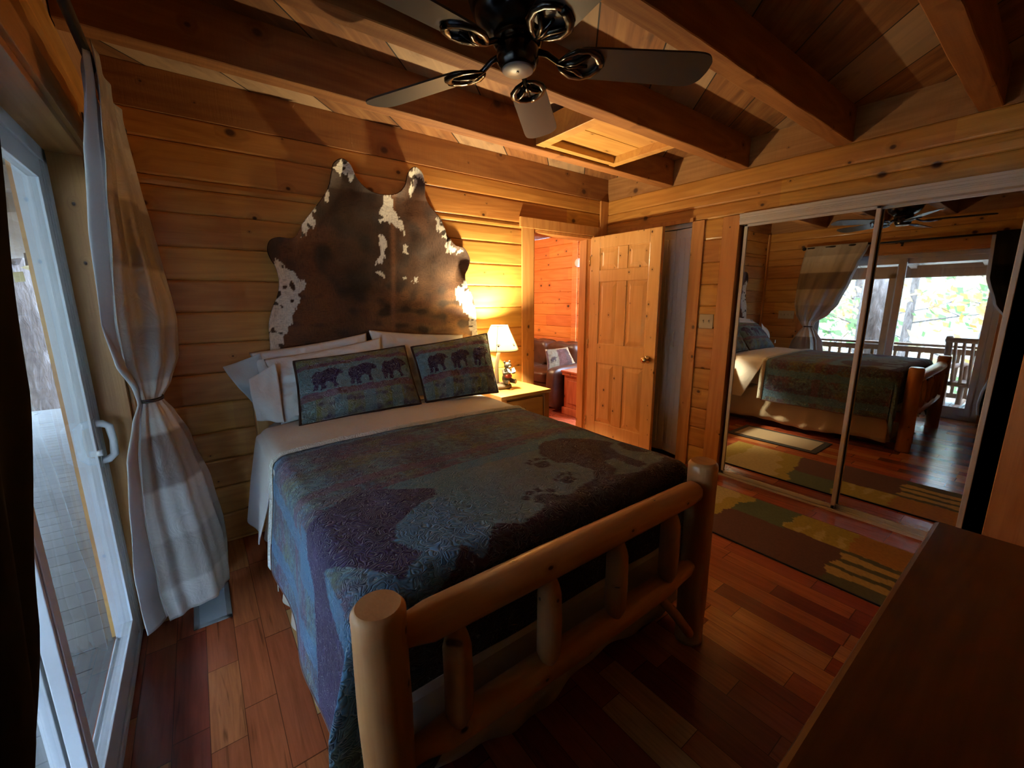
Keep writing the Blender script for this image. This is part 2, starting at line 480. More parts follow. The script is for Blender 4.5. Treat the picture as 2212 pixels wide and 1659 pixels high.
M['drape_shaded'] = attr_cloth('matte_shaded_drape', False, 1.0)  # matte cloth for the near curtain, whose colours have shade painted in
M['drape_shaded'].node_tree.nodes['Principled BSDF'].inputs['Specular IOR Level'].default_value = .08

def quilt_back():
    t = NT('white_quilt_lining'); p = t.n('TexCoord').outputs['Object']
    nz = t.noise(p, 27.0, 0, .5, 1.2)
    d = t.math('ABSOLUTE', t.math('SUBTRACT', t.math('FRACT', t.math('MULTIPLY', nz, 6.5)), .5))
    h = t.math('SUBTRACT', 1.0, t.math('POWER', t.math('SUBTRACT', 1.0, t.math('MULTIPLY', d, 2.0), clamp=True), 2.5))
    return t.bsdf((.66, .68, .66), .85, bump=h, bstr=.7, bdist=.006)
M['quiltback'] = quilt_back()

def fur_mat():
    t = NT('cowhide_fur')
    a = t.n('VertexColor'); a.layer_name = 'Col'
    o = t.xyz(); p = t.n('TexCoord').outputs['Object']
    fl = t.noise(p, 6, 3, .6, 1.5)
    st = t.noise(t.comb(t.math('MULTIPLY', o[0], 150), o[1], t.math('MULTIPLY', o[2], 34)), 1.0, 4, .7, .7)
    st2 = t.noise(t.comb(t.math('MULTIPLY', o[0], 40), o[1], t.math('MULTIPLY', o[2], 150)), 1.0, 4, .7, .7)
    s = t.mixf(t.ramp(fl, [(.42, (0, 0, 0)), (.58, (1, 1, 1))]), st, st2)
    c = t.mix(t.math('MULTIPLY', t.math('SUBTRACT', s, .44, clamp=True), 3.2, clamp=True), a.outputs[0], t.mix(.7, a.outputs[0], (.006, .003, .002, 1)))
    return t.bsdf(c, .6, bump=s, bstr=.6, bdist=.0035, Specular_IOR_Level=.35)
M['fur'] = fur_mat()

def plaid_curtain():
    t = NT('beige_plaid_taffeta')
    a = t.n('VertexColor'); a.layer_name = 'Col'
    p = t.n('TexCoord').outputs['Object']
    n = t.noise(p, 10, 3, .6, 1.2)
    m = t.bsdf(a.outputs[0], .36, bump=n, bstr=.35, bdist=.02, Sheen_Weight=.4, Specular_IOR_Level=.6)
    b = [x for x in t.t.nodes if x.type == 'BSDF_PRINCIPLED'][0]
    tl = t.n('BsdfTranslucent'); t.set(tl.inputs[0], a.outputs[0])
    mx = t.n('MixShader'); mx.inputs[0].default_value = .12
    t.set(mx.inputs[1], b.outputs[0]); t.set(mx.inputs[2], tl.outputs[0])
    t.t.links.new(mx.outputs[0], t.out.inputs[0])
    return m
M['curtain'] = plaid_curtain()

def shade_mat():
    t = NT('lamp_shade_paper')
    d = t.n('BsdfDiffuse'); d.inputs[0].default_value = (.85, .72, .48, 1)
    tl = t.n('BsdfTranslucent'); tl.inputs[0].default_value = (1.0, .93, .76, 1)
    mx = t.n('MixShader'); mx.inputs[0].default_value = .78
    t.set(mx.inputs[1], d.outputs[0]); t.set(mx.inputs[2], tl.outputs[0])
    t.t.links.new(mx.outputs[0], t.out.inputs[0]); return t.m
M['shade'] = shade_mat()
def emis(name, col, s):
    t = NT(name); e = t.n('Emission'); e.inputs[0].default_value = (*col, 1); e.inputs[1].default_value = s
    t.t.links.new(e.outputs[0], t.out.inputs[0]); return t.m
M['bulb'] = emis('bulb_glow', (1, .80, .45), 60)
M['bearfur'] = simple('resin_bear', (.05, .05, .05), .5)
M['bearmuz'] = simple('resin_muzzle', (.45, .36, .25), .5)
M['book'] = simple('resin_book', (.75, .75, .75), .5)
M['redvest'] = simple('resin_red', (.35, .05, .03), .5)
M['rock'] = simple('resin_rock', (.16, .13, .10), .7)
M['birch'] = simple('birch_pole', (.68, .66, .60), .6)
M['pawink'] = simple('shade_ink', (.05, .03, .02), .7)
M['bark'] = None
def bark():
    t = NT('bark'); o = t.xyz()
    n = t.noise(t.comb(t.math('MULTIPLY', o[0], 18), t.math('MULTIPLY', o[1], 18), t.math('MULTIPLY', o[2], 5)), 1.0, 5, .7, .8)
    c = t.ramp(n, [(.3, (.05, .035, .028)), (.55, (.16, .12, .10)), (.75, (.32, .27, .25))])
    return t.bsdf(c, .9, bump=n, bstr=1.0, bdist=.05)
M['bark'] = bark()
def leafm(name, a, b):
    t = NT(name); p = t.n('TexCoord').outputs['Object']
    c = t.mix(t.noise(p, 1.3, 3), (*a, 1), (*b, 1))
    d = t.n('BsdfDiffuse'); t.set(d.inputs[0], c); tl = t.n('BsdfTranslucent'); t.set(tl.inputs[0], c)
    mx = t.n('MixShader'); mx.inputs[0].default_value = .45
    t.set(mx.inputs[1], d.outputs[0]); t.set(mx.inputs[2], tl.outputs[0]); t.t.links.new(mx.outputs[0], t.out.inputs[0]); return t.m
M['leaf_orange'] = leafm('autumn_leaves', (.55, .22, .05), (.45, .28, .10))
M['leaf_green'] = leafm('green_leaves', (.12, .22, .08), (.20, .27, .12))
M['leaf_yellow'] = leafm('pale_leaves', (.36, .34, .20), (.45, .30, .15))
def ground():
    t = NT('leaf_litter'); p = t.n('TexCoord').outputs['Object']
    n = t.noise(p, 1.2, 5, .7); n2 = t.noise(p, 7, 4, .7)
    c = t.ramp(n2, [(.3, (.14, .17, .12)), (.5, (.26, .25, .23)), (.62, (.36, .21, .12)), (.8, (.30, .32, .30))])
    return t.bsdf(t.mix(n, c, (.24, .27, .27, 1)), .95)
M['ground'] = ground()
SKY, LAMP, LOUNGE, EXPO = 28.0, 72.0, 68.0, 0.92
# ------------------------------------------------------------------ room shell
XL, XR, YB, YN = -3.56, 0.0, 0.0, -3.36      # left wall, right wall, back wall, near wall
ZB, ZC = 2.343, 2.537                         # underside of beams, ceiling boards
ROWS = [0.0, .007] + [2.217 - .17 * k for k in range(13)][::-1]
ROWS = [0.0] + [2.217 - .17 * k for k in range(13, 0, -1)] + [2.217, ZB]
ROWS = sorted(set(round(z, 4) for z in ROWS if z >= 0))

def siding(mb, along, face, back, rows, spans):
    """log siding courses; spans(z)-> list of intervals along the wall at height z. face/back: coordinate of room face and rear"""
    sgn = 1 if face > back else -1
    for z0, z1 in zip(rows, rows[1:]):
        if z1 - z0 < .002: continue
        for a, b in spans((z0 + z1) / 2):
            c = .007
            prof = [(back, z0), (back, z1), (face - sgn * c, z1 - .0005), (face - sgn * c * .3, z1 - c * .8), (face, z1 - c * 1.8), (face + sgn * .002, (z0 + z1) / 2),
                    (face, z0 + c * 1.8), (face - sgn * c * .3, z0 + c * .8), (face - sgn * c, z0 + .0005)]
            if along == 0: mb.prism(prof, 0, a, b)
            else: mb.prism(prof, 1, a, b)
    return mb

rows_b = sorted(set(ROWS + [2.0]))
def sp_back(z):
    if z < 2.0: return [(XL, -.92), (-.19, 0.13)]
    return [(XL, 0.13)]
struct('wall_back', siding(MB(), 0, 0.0, .13, rows_b, sp_back), M['wall_x'])
rows_r = sorted([z for z in ROWS if z < 1.96] + [2.03, 2.129, 2.218, ZB])
def sp_right(z):
    if z < 2.03: return [(-.17, .0), (-1.27, -.92), (YN, -2.744)]
    return [(YN, 0.0)]
struct('wall_right', siding(MB(), 1, 0.0, .12, rows_r, sp_right), M['wall_y'])
rows_l = sorted([z for z in ROWS if z < 1.9] + [1.972, 2.10, 2.225, ZB])
def sp_left(z):
    if z < 1.972: return [(-.575, 0.0), (YN, -2.40)]
    return [(YN, 0.0)]
struct('wall_left', siding(MB(), 1, XL, -3.74, rows_l, sp_left), M['wall_y'])
struct('wall_near', siding(MB(), 0, YN, YN - .12, ROWS, lambda z: [(-3.74, .12)]), M['wall_x'])

struct('floor', MB().box(-3.75, .12, YN - .1, 0.0, -.06, 0), M['floor'])
fb = MB().box(-2.2, 4.2, .0, 4.2, -.06, -.0005)
struct('floor_2', fb, M['floor'])
struct('ceiling', MB().box(-3.75, .12, YN - .12, .13, ZC, ZC + .03), M['ceiling'])

# rim boards above the siding
struct('trim_1', MB().box(-3.72, 0.12, -.004, .13, ZB - .002, ZC), M['beam'], bevel=.003)
struct('trim_2', MB().box(.004, .12, YN, -.003, ZB - .001, ZC), M['band_y'])
struct('trim_3', MB().box(-3.72, XL - .004, YN - .1, -.004, ZB - .001, ZC), M['band_y'])
struct('trim_4', MB().box(-3.72, .12, YN - .1, YN - .004, ZB - .001, ZC), M['beam'])
# corner boards
struct('trim_5', MB().box(-.105, -.003, -.022, -.003, 0, 2.336), M['pine_z'], bevel=.003)
struct('trim_6', MB().box(XL + .003, XL + .055, -.02, -.003, 0, 2.336), M['pine_z'], bevel=.003)

# door casing on the back wall (lounge doorway)
t7 = MB()
t7.box(-1.052, -.925, -.018, -.003, 0, 2.012)
t7.box(-1.075, -.108, -.024, -.003, 2.012, 2.095)
t7.box(-.19, -.108, -.018, -.003, 0, 2.012)
struct('trim_7', t7, M['pine_z2'], bevel=.002)
t8 = MB()
t8.box(-.938, -.915, -.010, .145, 0, 1.99)
t8.box(-.205, -.185, -.010, .145, 0, 1.99)
t8.box(-.938, -.185, -.010, .145, 1.985, 2.008)
t8.box(-.225, -.205, .04, .075, 0, 1.985)
t8.box(-.915, -.895, .04, .075, 0, 1.985)
struct('trim_8', t8, M['pine_z2'])
# casing of the bifold closet on the right wall
t9 = MB()
t9.box(-.018, -.003, -1.012, -.918, 0, 2.03)
t9.box(-.024, -.003, -.918, -.17, 2.028, 2.06)
t9.box(-.01, .10, -.925, -.905, 0, 2.03)
t9.box(-.01, .10, -.19, -.17, 0, 2.03)
struct('trim_9', t9, M['pine_z'], bevel=.002)
# flat boards beside the mirrored closet
struct('trim_10', MB().box(-.016, .12, -1.283, -1.158, 0, 2.028), M['pine_z'], bevel=.003)
struct('trim_11', MB().box(-.012, .12, -3.0, -2.744, 0, 2.028), M['pine_z'], bevel=.003)
# sliding door reveal boards
t12 = MB()
t12.box(-3.74, XL - .001, -.600, -.575, 0, 1.95)
t12.box(-3.74, XL - .001, -2.40, -2.375, 0, 1.95)
struct('trim_12', t12, M['pine_z2'], bevel=.002)
struct('trim_13', MB().box(-3.74, XL + .004, -2.40, -.575, 1.948, 1.972), M['pine_y'], bevel=.002)
# window-side flat board seen left of the curtain (wall face board)
struct('trim_14', MB().box(XL + .001, XL + .016, -.575, -.47, 0, 1.97), M['pine_z2'], bevel=.002)
struct('trim_15', MB().box(XL + .001, XL + .018, -2.50, -.47, 1.972, 2.07), M['pine_y'], bevel=.002)

# closet interior shell behind the mirrors and the bifold
cs = MB()
cs.box(.12, .70, -2.80, -2.78, 0, 2.3); cs.box(.12, .70, -1.22, -1.20, 0, 2.3); cs.box(.70, .72, -2.80, -.1, 0, 2.3); cs.box(.12, .70, -2.80, -.1, 2.2, 2.22); cs.box(.12, .7, -2.8, -.1, -.02, .0); cs.box(.12, .70, -.12, -.10, 0, 2.2)
struct('wall_closet', cs, M['dark'])

# ------------------------------------------------------------------ mirrored sliding closet doors
hd = MB()
hd.box(-.022, .085, -2.744, -1.283, 1.955, 2.03)
hd.box(-.030, -.022, -2.744, -1.283, 2.012, 2.03)
hd.box(-.028, -.022, -2.744, -1.283, 1.975, 1.985)
hd.box(-.028, -.022, -2.744, -1.283, 1.992, 1.997)
struct('trim_16', hd, M['alu'], bevel=.002)
tr = MB()
tr.box(-.004, .085, -2.744, -1.283, 0, .006)
tr.box(-.004, .002, -2.744, -1.283, .006, .016)
tr.box(.040, .044, -2.744, -1.283, .006, .016)
struct('trim_17', tr, M['alu'])

def mirror_door(idx, x, y0, y1):
    e = empty('door_%d' % idx, (x, (y0 + y1) / 2, 0)); e['kind'] = 'structure'
    w = .024; a, b = y0 - (y0 + y1) / 2, y1 - (y0 + y1) / 2
    f = MB()
    f.box(-.008, .014, a, a + w, .012, 1.965); f.box(-.008, .014, b - w, b, .012, 1.965)
    f.box(-.008, .014, a, b, .012, .040); f.box(-.008, .014, a, b, 1.94, 1.965)
    f.build('frame', M['alu'], e, bevel=.003)
    MB().box(.0, .005, a + w - .004, b - w + .004, .036, 1.944).build('mirror_panel', M['mirror'], e)
mirror_door(3, .022, -2.085, -1.305)
mirror_door(4, .058, -2.665, -2.045)

# bifold closet door, slightly folded
e = empty('door_5', (.012, -.905, 0)); e['kind'] = 'structure'
def leaf(y0, y1, x0, x1, nm):
    d = Vector((x1 - x0, y1 - y0, 0)); L = d.length; d.normalize(); nrm = Vector((-d.y, d.x, 0))
    Mt = Matrix.Translation((x0, y0, 0)) @ Matrix(((d.x, nrm.x, 0, 0), (d.y, nrm.y, 0, 0), (0, 0, 1, 0), (0, 0, 0, 1)))
    m = MB(); m.box(0, L, -.012, .012, .045, 1.99, M=Mt)
    k = 3
    for i in range(k):
        a = L * (i + .12) / k; b = L * (i + .88) / k
        m.box(a, b, -.016, .016, .12, 1.92, M=Mt)
    return m.build(nm, M['lavender'], e, bevel=.003)
l1 = leaf(0.0, .16, .0, .035, 'door_leaf'); leaf(.165, .34, .035, .0, 'door_leaf'); leaf(.345, .52, .0, .03, 'door_leaf'); leaf(.525, .70, .03, .0, 'door_leaf')
hnd = MB().tube([(-.012, .10, 1.02), (-.035, .10, 1.04), (-.035, .10, 1.13), (-.012, .10, 1.15)], .006)
hnd.build('handle', M['white'], e)
struct('trim_18', MB().box(.01, .06, -.905, -.19, 1.995, 2.03), M['white'])
# dark void of that closet
cs2 = MB(); cs2.box(.115, .12, -.92, -.17, 0, .04)
# ------------------------------------------------------------------ six-panel door, swung open
e = empty('door_2', (-.222, -.032, 0)); e['kind'] = 'structure'
W, H, T = .758, 1.992, .036
pan = [(.115, .325), (.43, .648)]
zs = [(.235, .825), (1.008, 1.585), (1.69, 1.885)]
d = MB()
d.box(-T / 2 + .009, T / 2 - .009, -W + .02, -.02, .02, 1.98)
def bar(y0, y1, z0, z1): d.box(-T / 2, T / 2, -y1, -y0, z0, z1)
bar(0, .115, .008, H); bar(.648, W, .008, H)
for _a, _b in zs: bar(.325, .43, _a, _b)
bar(.115, .648, .008, .235); bar(.115, .648, .825, 1.008); bar(.115, .648, 1.585, 1.69); bar(.115, .648, 1.885, H)
for (y0, y1) in pan:
    if True:
        for z0, z1 in zs: pass
d.build('door_frame', M['door'], e, bevel=.004)
for (y0, y1) in pan:
    for (z0, z1) in zs:
        m = MB()
        for sx in (-1, 1):
            b = T / 2 - .009; q = T / 2 - .002
            y0_, y1_, z0_, z1_ = -y1 + .012, -y0 - .012, z0 + .012, z1 - .012; ins = .035
            vs = [(sx * b, y0_, z0_), (sx * b, y1_, z0_), (sx * b, y1_, z1_), (sx * b, y0_, z1_),
                  (sx * q, y0_ + ins, z0_ + ins), (sx * q, y1_ - ins, z0_ + ins), (sx * q, y1_ - ins, z1_ - ins), (sx * q, y0_ + ins, z1_ - ins)]
            m.add(vs, [(4, 5, 6, 7), (0, 1, 5, 4), (1, 2, 6, 5), (2, 3, 7, 6), (3, 0, 4, 7)])
        m.build('panel', M['door'], e)
k = MB()
for sx in (-1, 1):
    Mt = Matrix.Translation((sx * T / 2, -.690, .915)) @ Matrix.Rotation(sx * pi / 2, 4, 'Y')
    pr = [(.001, 0), (.032, 0), (.033, .006), (.014, .010), (.011, .030), (.020, .040), (.029, .052), (.029, .062), (.020, .072), (.001, .074)]
    n0 = len(k.v); k.lathe(pr, seg=24)
    k.v[n0:] = [tuple(Mt @ Vector(v)) for v in k.v[n0:]]
k.build('knob', M['brass'], e)
MB().box(-.012, .012, -W - .0015, -W + .001, .88, .95).build('latch_plate', M['brass'], e)
hg = MB()
for z in (.22, 1.0, 1.78): hg.tube([(-T / 2 - .004, .004, z - .045), (-T / 2 - .004, .004, z + .045)], .006)
hg.build('hinge', M['brass'], e)

# ------------------------------------------------------------------ sliding glass door in the left wall
e = empty('door_1', (-3.70, -1.4875, 0)); e['kind'] = 'structure'
Y0, Y1 = -.8875, .8875     # local: y from -2.375 to -.600
def LB(m, x0, x1, y0, y1, z0, z1): m.box(x0 + 3.70, x1 + 3.70, y0, y1, z0, z1)
f = MB()
# outer frame jambs, head, sill (with rails)
for s in (-1, 1):
    a, b = sorted((s * .8875, s * .840)); LB(f, -3.735, -3.655, a, b, 0, 1.948)
    a, b = sorted((s * .840, s * .832)); LB(f, -3.685, -3.668, a, b, .03, 1.91)
LB(f, -3.735, -3.655, -.8875, .8875, 1.90, 1.948)
LB(f, -3.735, -3.655, -.8875, .8875, 0, .022)
LB(f, -3.662, -3.655, -.8875, .8875, .022, .034)
LB(f, -3.700, -3.694, -.8875, .8875, .022, .040)
LB(f, -3.735, -3.730, -.8875, .8875, .022, .040)
f.build('frame', M['white'], e, bevel=.002)
def sash(x0, x1, y0, y1, nm):
    m = MB(); s = .072
    LB(m, x0, x1, y0, y0 + s, .036, 1.905); LB(m, x0, x1, y1 - s, y1, .036, 1.905)
    LB(m, x0, x1, y0 + s, y1 - s, .036, .036 + .10); LB(m, x0, x1, y0 + s, y1 - s, 1.905 - s, 1.905)
    # glazing bead steps
    b = .012
    for xx in ((x0 - .004, x1 + .004),):
        LB(m, xx[0], xx[1], y0 + .012, y0 + .022, .036, 1.905); LB(m, xx[0], xx[1], y1 - .022, y1 - .012, .036, 1.905)
    o = m.build(nm, M['white'], e, bevel=.002)
    xm = (x0 + x1) / 2
    for gx in (xm - .008, xm + .008):
        g = MB(); LB(g, gx - .002, gx + .002, y0 + s - .005, y1 - s + .005, .13, 1.84)
        g.build('glass_pane', M['glass'], o)
    return o
s1 = sash(-3.690, -3.662, -.045, .838, 'sliding_sash')
sash(-3.728, -3.702, -.838, .045, 'fixed_sash')
h = MB()
hy = .838 - .036
h.tube([(-3.66 + 3.70, hy, .820), (-3.640 + 3.70, hy, .823), (-3.622 + 3.70, hy + .006, .838), (-3.618 + 3.70, hy + .010, .895), (-3.622 + 3.70, hy + .006, .952), (-3.640 + 3.70, hy, .967), (-3.66 + 3.70, hy, .970)], [.012, .012, .011, .010, .011, .012, .012], sq=1.2)
LB(h, -3.664, -3.657, hy - .018, hy + .018, .80, .99)
h.build('handle', M['white'], e, bevel=.002)
h = MB(); h.tube([(-3.664 + 3.70, hy - .03, .86), (-3.648 + 3.70, hy - .03, .86)], .012)
h.build('thumb_latch', M['white'], e)

# ------------------------------------------------------------------ beams
labels = ['rough ceiling beam closest to the cowhide wall, in front of the hatch',
          'rough ceiling beam running behind the fan, on the other side of the hatch',
          'rough ceiling beam above the camera side of the ceiling fan',
          'rough ceiling beam over the end of the mirrored closet',
          'rough ceiling beam over the dresser, last before the near wall']
for k in range(5):
    y = -.70 - .60 * k
    m = MB()
    n = 60
    def fn(side, yv, zv):
        pass
    # slightly wavy sawn arrises
    ring = []
    for i in range(n + 1):
        x = XL + (0 - XL) * i / n
        j1 = .004 * mn.noise(Vector((x * 3, k * 7.1, 0))) + .0025 * mn.noise(Vector((x * 14, k * 3.3, 5)))
        j2 = .004 * mn.noise(Vector((x * 3, k * 5.1, 9)))
        ring.append([(x, y + j1, ZC), (x, y + j1, ZB + .003), (x, y + .004 + j1, ZB + j2 * .5), (x, y + .084 + j2, ZB + j1 * .5), (x, y + .088 + j2, ZB + .003), (x, y + .088 + j2, ZC)])
    vs = [p for r_ in ring for p in r_]; fs = []
    for i in range(n):
        for q in range(6):
            q2 = (q + 1) % 6
            fs.append((i * 6 + q, i * 6 + q2, (i + 1) * 6 + q2, (i + 1) * 6 + q))
    fs.append(tuple(range(6))[::-1]); fs.append(tuple(n * 6 + q for q in range(6)))
    m.add(vs, fs)
    o = m.build('ceiling_beam', M['beam'], None, loc=(XL, y, ZB))
    tag(o, labels[k], 'beam', 'rough-sawn beams under the ceiling')

# attic hatch between the first two beams
e = empty('attic_hatch', (-1.12, -.96, 2.37)); tag(e, 'pale pine attic hatch framed between two ceiling beams', 'hatch')
hx0, hx1, hy0, hy1 = -.37, .37, -.252, .255
m = MB()
m.box(hx0, hx0 + .075, hy0, hy1, -.012, .12); m.box(hx1 - .06, hx1, hy0, hy1, -.012, .12)
m.box(hx0 + .075, hx1 - .06, hy1 - .048, hy1, -.008, .12); m.box(hx0 + .075, hx1 - .06, hy0, hy0 + .03, -.008, .12)
m.build('frame', M['hatch'], e, bevel=.003)
m = MB(); m.box(hx0 + .075, hx1 - .06, hy0 + .03, .0, .035, .06); m.box(hx0 + .075, hx1 - .06, .004, hy1 - .048, .035, .06)
m.build('hatch_panel', M['hatch'], e, bevel=.003)

# switches, floor register
def switch_plate(name, loc, n, face, label):
    e = empty(name, loc); tag(e, label, 'light switch')
    w = .045 * n + .025
    m = MB(); s = 1 if face > 0 else -1
    a, b = sorted((0, s * .006)); m.box(a, b, -w / 2, w / 2, -.057, .057)
    m.build('plate', M['switch'], e, bevel=.002)
    for i in range(n):
        y = (i - (n - 1) / 2) * .046
        m = MB(); a, b = sorted((0, s * .009)); m.box(a, b, y - .006, y + .006, -.014, .014)
        a, b = sorted((s * .006, s * .018)); m.box(a, b, y - .004, y + .004, 0, .010)
        m.build('toggle', M['switch'], e)
switch_plate('light_switch', (-.003, -1.085, 1.245), 2, -1, 'ivory double toggle switch plate beside the white bifold closet')
switch_plate('light_switch', (XL + .003, -.335, 1.19), 4, 1, 'long white switch plate on the wall between curtain and bed corner')

e = empty('floor_register', (-3.405, -.60, 0)); tag(e, 'grey louvred floor register under the beige curtain', 'vent')
m = MB(); X, Y = .072, .150
m.box(-X, X, -Y, -Y + .022, .0005, .006); m.box(-X, X, Y - .022, Y, .0005, .006); m.box(-X, -X + .022, -Y, Y, .0005, .006); m.box(X - .022, X, -Y, Y, .0005, .006)
m.build('frame', M['vent'], e, bevel=.002)
MB().box(-X + .01, X - .01, -Y + .01, Y - .01, .0003, .001).build('opening_shade', M['ventin'], e)  # dark sheet painting in the shade of the duct below the louvres
m = MB()
for i in range(22):
    y = -Y + .028 + i * (2 * Y - .056) / 21
    Mt = Matrix.Translation((0, y, .004)) @ Matrix.Rotation(.6, 4, 'X')
    m.box(-X + .02, X - .02, -.004, .004, -.0006, .0006, M=Mt)
m.build('louvre', M['vent'], e)

# ------------------------------------------------------------------ lounge beyond the doorway
rowsf = [.0] + [.007 + .17 * k for k in range(1, 15)]
struct('wall_lounge_side', siding(MB(), 1, 1.12, 1.24, ROWS, lambda z: [(.13, 4.2)]), M['wall_far'])
struct('wall_lounge_end', siding(MB(), 0, 4.2, 4.32, ROWS, lambda z: [(-2.2, 1.24)]), M['wall_far_x'])
struct('trim_19', MB().box(1.098, 1.118, 1.46, 1.56, 0, 2.343), M['wall_far'], bevel=.002)
struct('wall_lounge_rear', siding(MB(), 1, -2.2, -2.32, ROWS, lambda z: [(.13, 4.2)]), M['wall_far'])
struct('ceiling_2', MB().box(-2.3, 1.3, .13, 4.3, ZB + .02, ZB + .05), M['beam'])
e = empty('smoke_detector', (1.095, 1.42, 1.93)); tag(e, 'round white smoke alarm high on the orange lounge wall', 'smoke alarm')
m = MB(); n0 = 0; m.lathe([(.001, .0), (.055, 0), (.06, .01), (.055, .028), (.03, .034), (.001, .034)], seg=32)
Mt = Matrix.Rotation(-pi / 2, 4, 'Y'); m.v = [tuple(Mt @ Vector(v)) for v in m.v]
m.build('case', M['white'], e)

# leather sofa, facing -x, near arm towards the doorway
e = empty('leather_sofa', (.66, 2.05, 0)); tag(e, 'dark brown leather sofa against the orange wall in the next room', 'sofa')
def soft(m, x0, x1, y0, y1, z0, z1, r=.05, n=8, bulge=.02):
    cx, cy, cz = (x0 + x1) / 2, (y0 + y1) / 2, (z0 + z1) / 2; hx, hy, hz = (x1 - x0) / 2, (y1 - y0) / 2, (z1 - z0) / 2
    seg, rings = 32, 20
    n0 = len(m.v); vs = []
    p = 5.0
    def sp(c_, e_): return math.copysign(abs(c_) ** e_, c_)
    for i in range(rings + 1):
        ph = -pi / 2 + pi * i / rings
        for k in range(seg):
            t = 2 * pi * k / seg
            ex = 2 / p
            x = sp(cos(ph), ex) * sp(cos(t), ex); y = sp(cos(ph), ex) * sp(sin(t), ex); z = sp(sin(ph), ex)
            b = 1 + bulge * mn.noise(Vector((x * 2 + cx * 9, y * 2, z * 2)))
            vs.append((cx + hx * x * b, cy + hy * y * b, cz + hz * z * b))
    fs = []
    for i in range(rings):
        for k in range(seg):
            j = (k + 1) % seg
            fs.append((i * seg + k, i * seg + j, (i + 1) * seg + j, (i + 1) * seg + k))
    m.add(vs, fs, True)
    return m
def rel(fn): pass
def part(nm, mat, par, *boxes, **k):
    m = MB()
    for b in boxes: soft(m, *b, **k)
    return m.build(nm, mat, par)
part('base', M['leather'], e, (-.42, .42, -1.0, 1.0, .05, .40))
part('armrest', M['leather'], e, (-.46, .44, -1.12, -.92, .02, .59))
part('armrest', M['leather'], e, (-.46, .44, .92, 1.12, .02, .59))
for y in (-.62, 0, .62): part('seat_cushion', M['leather'], e, (-.44, .22, y - .31, y + .31, .33, .50), bulge=.08)
for y in (-.62, 0, .62): part('back_cushion', M['leather'], e, (.12, .42, y - .32, y + .32, .42, .83), bulge=.15)
part('backrest', M['leather'], e, (.30, .45, -1.0, 1.0, .05, .78))

# side cabinet by the doorway
e = empty('side_cabinet', (.62, .70, 0)); tag(e, 'small reddish wooden cabinet just inside the lounge doorway', 'cabinet')
m = MB(); m.box(-.30, .30, -.17, .17, .09, .50); m.build('body', M['side'], e, bevel=.004)
m = MB(); m.box(-.335, .33, -.20, .20, .535, .560); m.box(-.325, .32, -.19, .19, .50, .535); m.build('top', M['side'], e, bevel=.006)
m = MB(); m.box(-.32, .32, -.19, .19, .0, .09); m.build('plinth', M['side'], e, bevel=.004)
m = MB(); m.box(-.312, -.30, -.10, .10, .15, .44); m.build('side_panel', M['side'], e, bevel=.004)
# ------------------------------------------------------------------ child builder (world coords -> parent's space)
def wb(mb, name, mat, parent, **k):
    p = parent
    off = Vector((0, 0, 0))
    while p is not None:
        off += p.location; p = p.parent
    mb.v = [(v[0] - off.x, v[1] - off.y, v[2] - off.z) for v in mb.v]
    return mb.build(name, mat, parent, **k)

def log(mb, a, b, r, seg=20, n=14, taper=0, wob=.03, sd=0, chamfer=.012, ends=(1, 1)):
    a, b = Vector(a), Vector(b); L = (b - a).length
    pts, rr = [], []
    for i in range(n + 1):
        t = i / n
        p = a.lerp(b, t)
        p += Vector((mn.noise(Vector((t * 2, sd, 1))), mn.noise(Vector((t * 2, sd, 4))), 0)) * r * wob * 2 * (1 if 0 < i < n else 0)
        pts.append(p); rr.append(r * (1 + wob * mn.noise(Vector((t * 5, sd, 8)))) * (1 - taper * t))
    if chamfer:
        c = chamfer / L
        pts = [a.lerp(b, 0.0)] + [a.lerp(b, c)] + pts[1:-1] + [a.lerp(b, 1 - c), a.lerp(b, 1.0)]
        rr = [rr[0] * (1 - .18 * ends[0])] + [rr[0]] + rr[1:-1] + [rr[-1], rr[-1] * (1 - .18 * ends[1])]
    mb.tube(pts, rr, seg)
    return mb

# ------------------------------------------------------------------ log bed
bed = empty('log_bed', (-2.42, -1.06, 0)); tag(bed, 'peeled log bed frame with open footboard, under the blue bear quilt', 'bed')
PL, PR = (-3.072, -2.085), (-1.778, -2.080)
for (x, y), sd, top in ((PL, 1, .800), (PR, 2, .800)):
    m = MB(); log(m, (x, y, 0.0), (x, y, top), .057 if sd == 1 else .055, 32, 18, 0, .05, sd * 3, .014, (0, 1))
    wb(m, 'post', M['log'], bed)
for x in (-3.062, -1.79):
    m = MB(); m.box(x - .035, x + .035, -.125, -.055, 0, .98); wb(m, 'post', M['log'], bed, bevel=.012)
m = MB(); m.tube([(-3.055, -2.085, .708), (-3.01, -2.085, .706), (-2.96, -2.086, .704), (-2.6, -2.087, .703), (-2.2, -2.089, .700), (-1.90, -2.088, .696), (-1.855, -2.087, .695), (-1.815, -2.085, .694)], [.030, .036, .046, .048, .046, .044, .041, .022], 24)
wb(m, 'top_rail', M['log_x'], bed)
m = MB(); m.tube([(-3.06, -2.085, .375), (-2.99, -2.085, .374), (-2.93, -2.087, .371), (-2.55, -2.09, .368), (-2.15, -2.09, .366), (-2.02, -2.09, .366), (-1.92, -2.088, .367), (-1.87, -2.087, .368), (-1.82, -2.086, .368)], [.026, .030, .040, .044, .043, .042, .034, .033, .02], 24)
wb(m, 'bottom_rail', M['log_x'], bed)
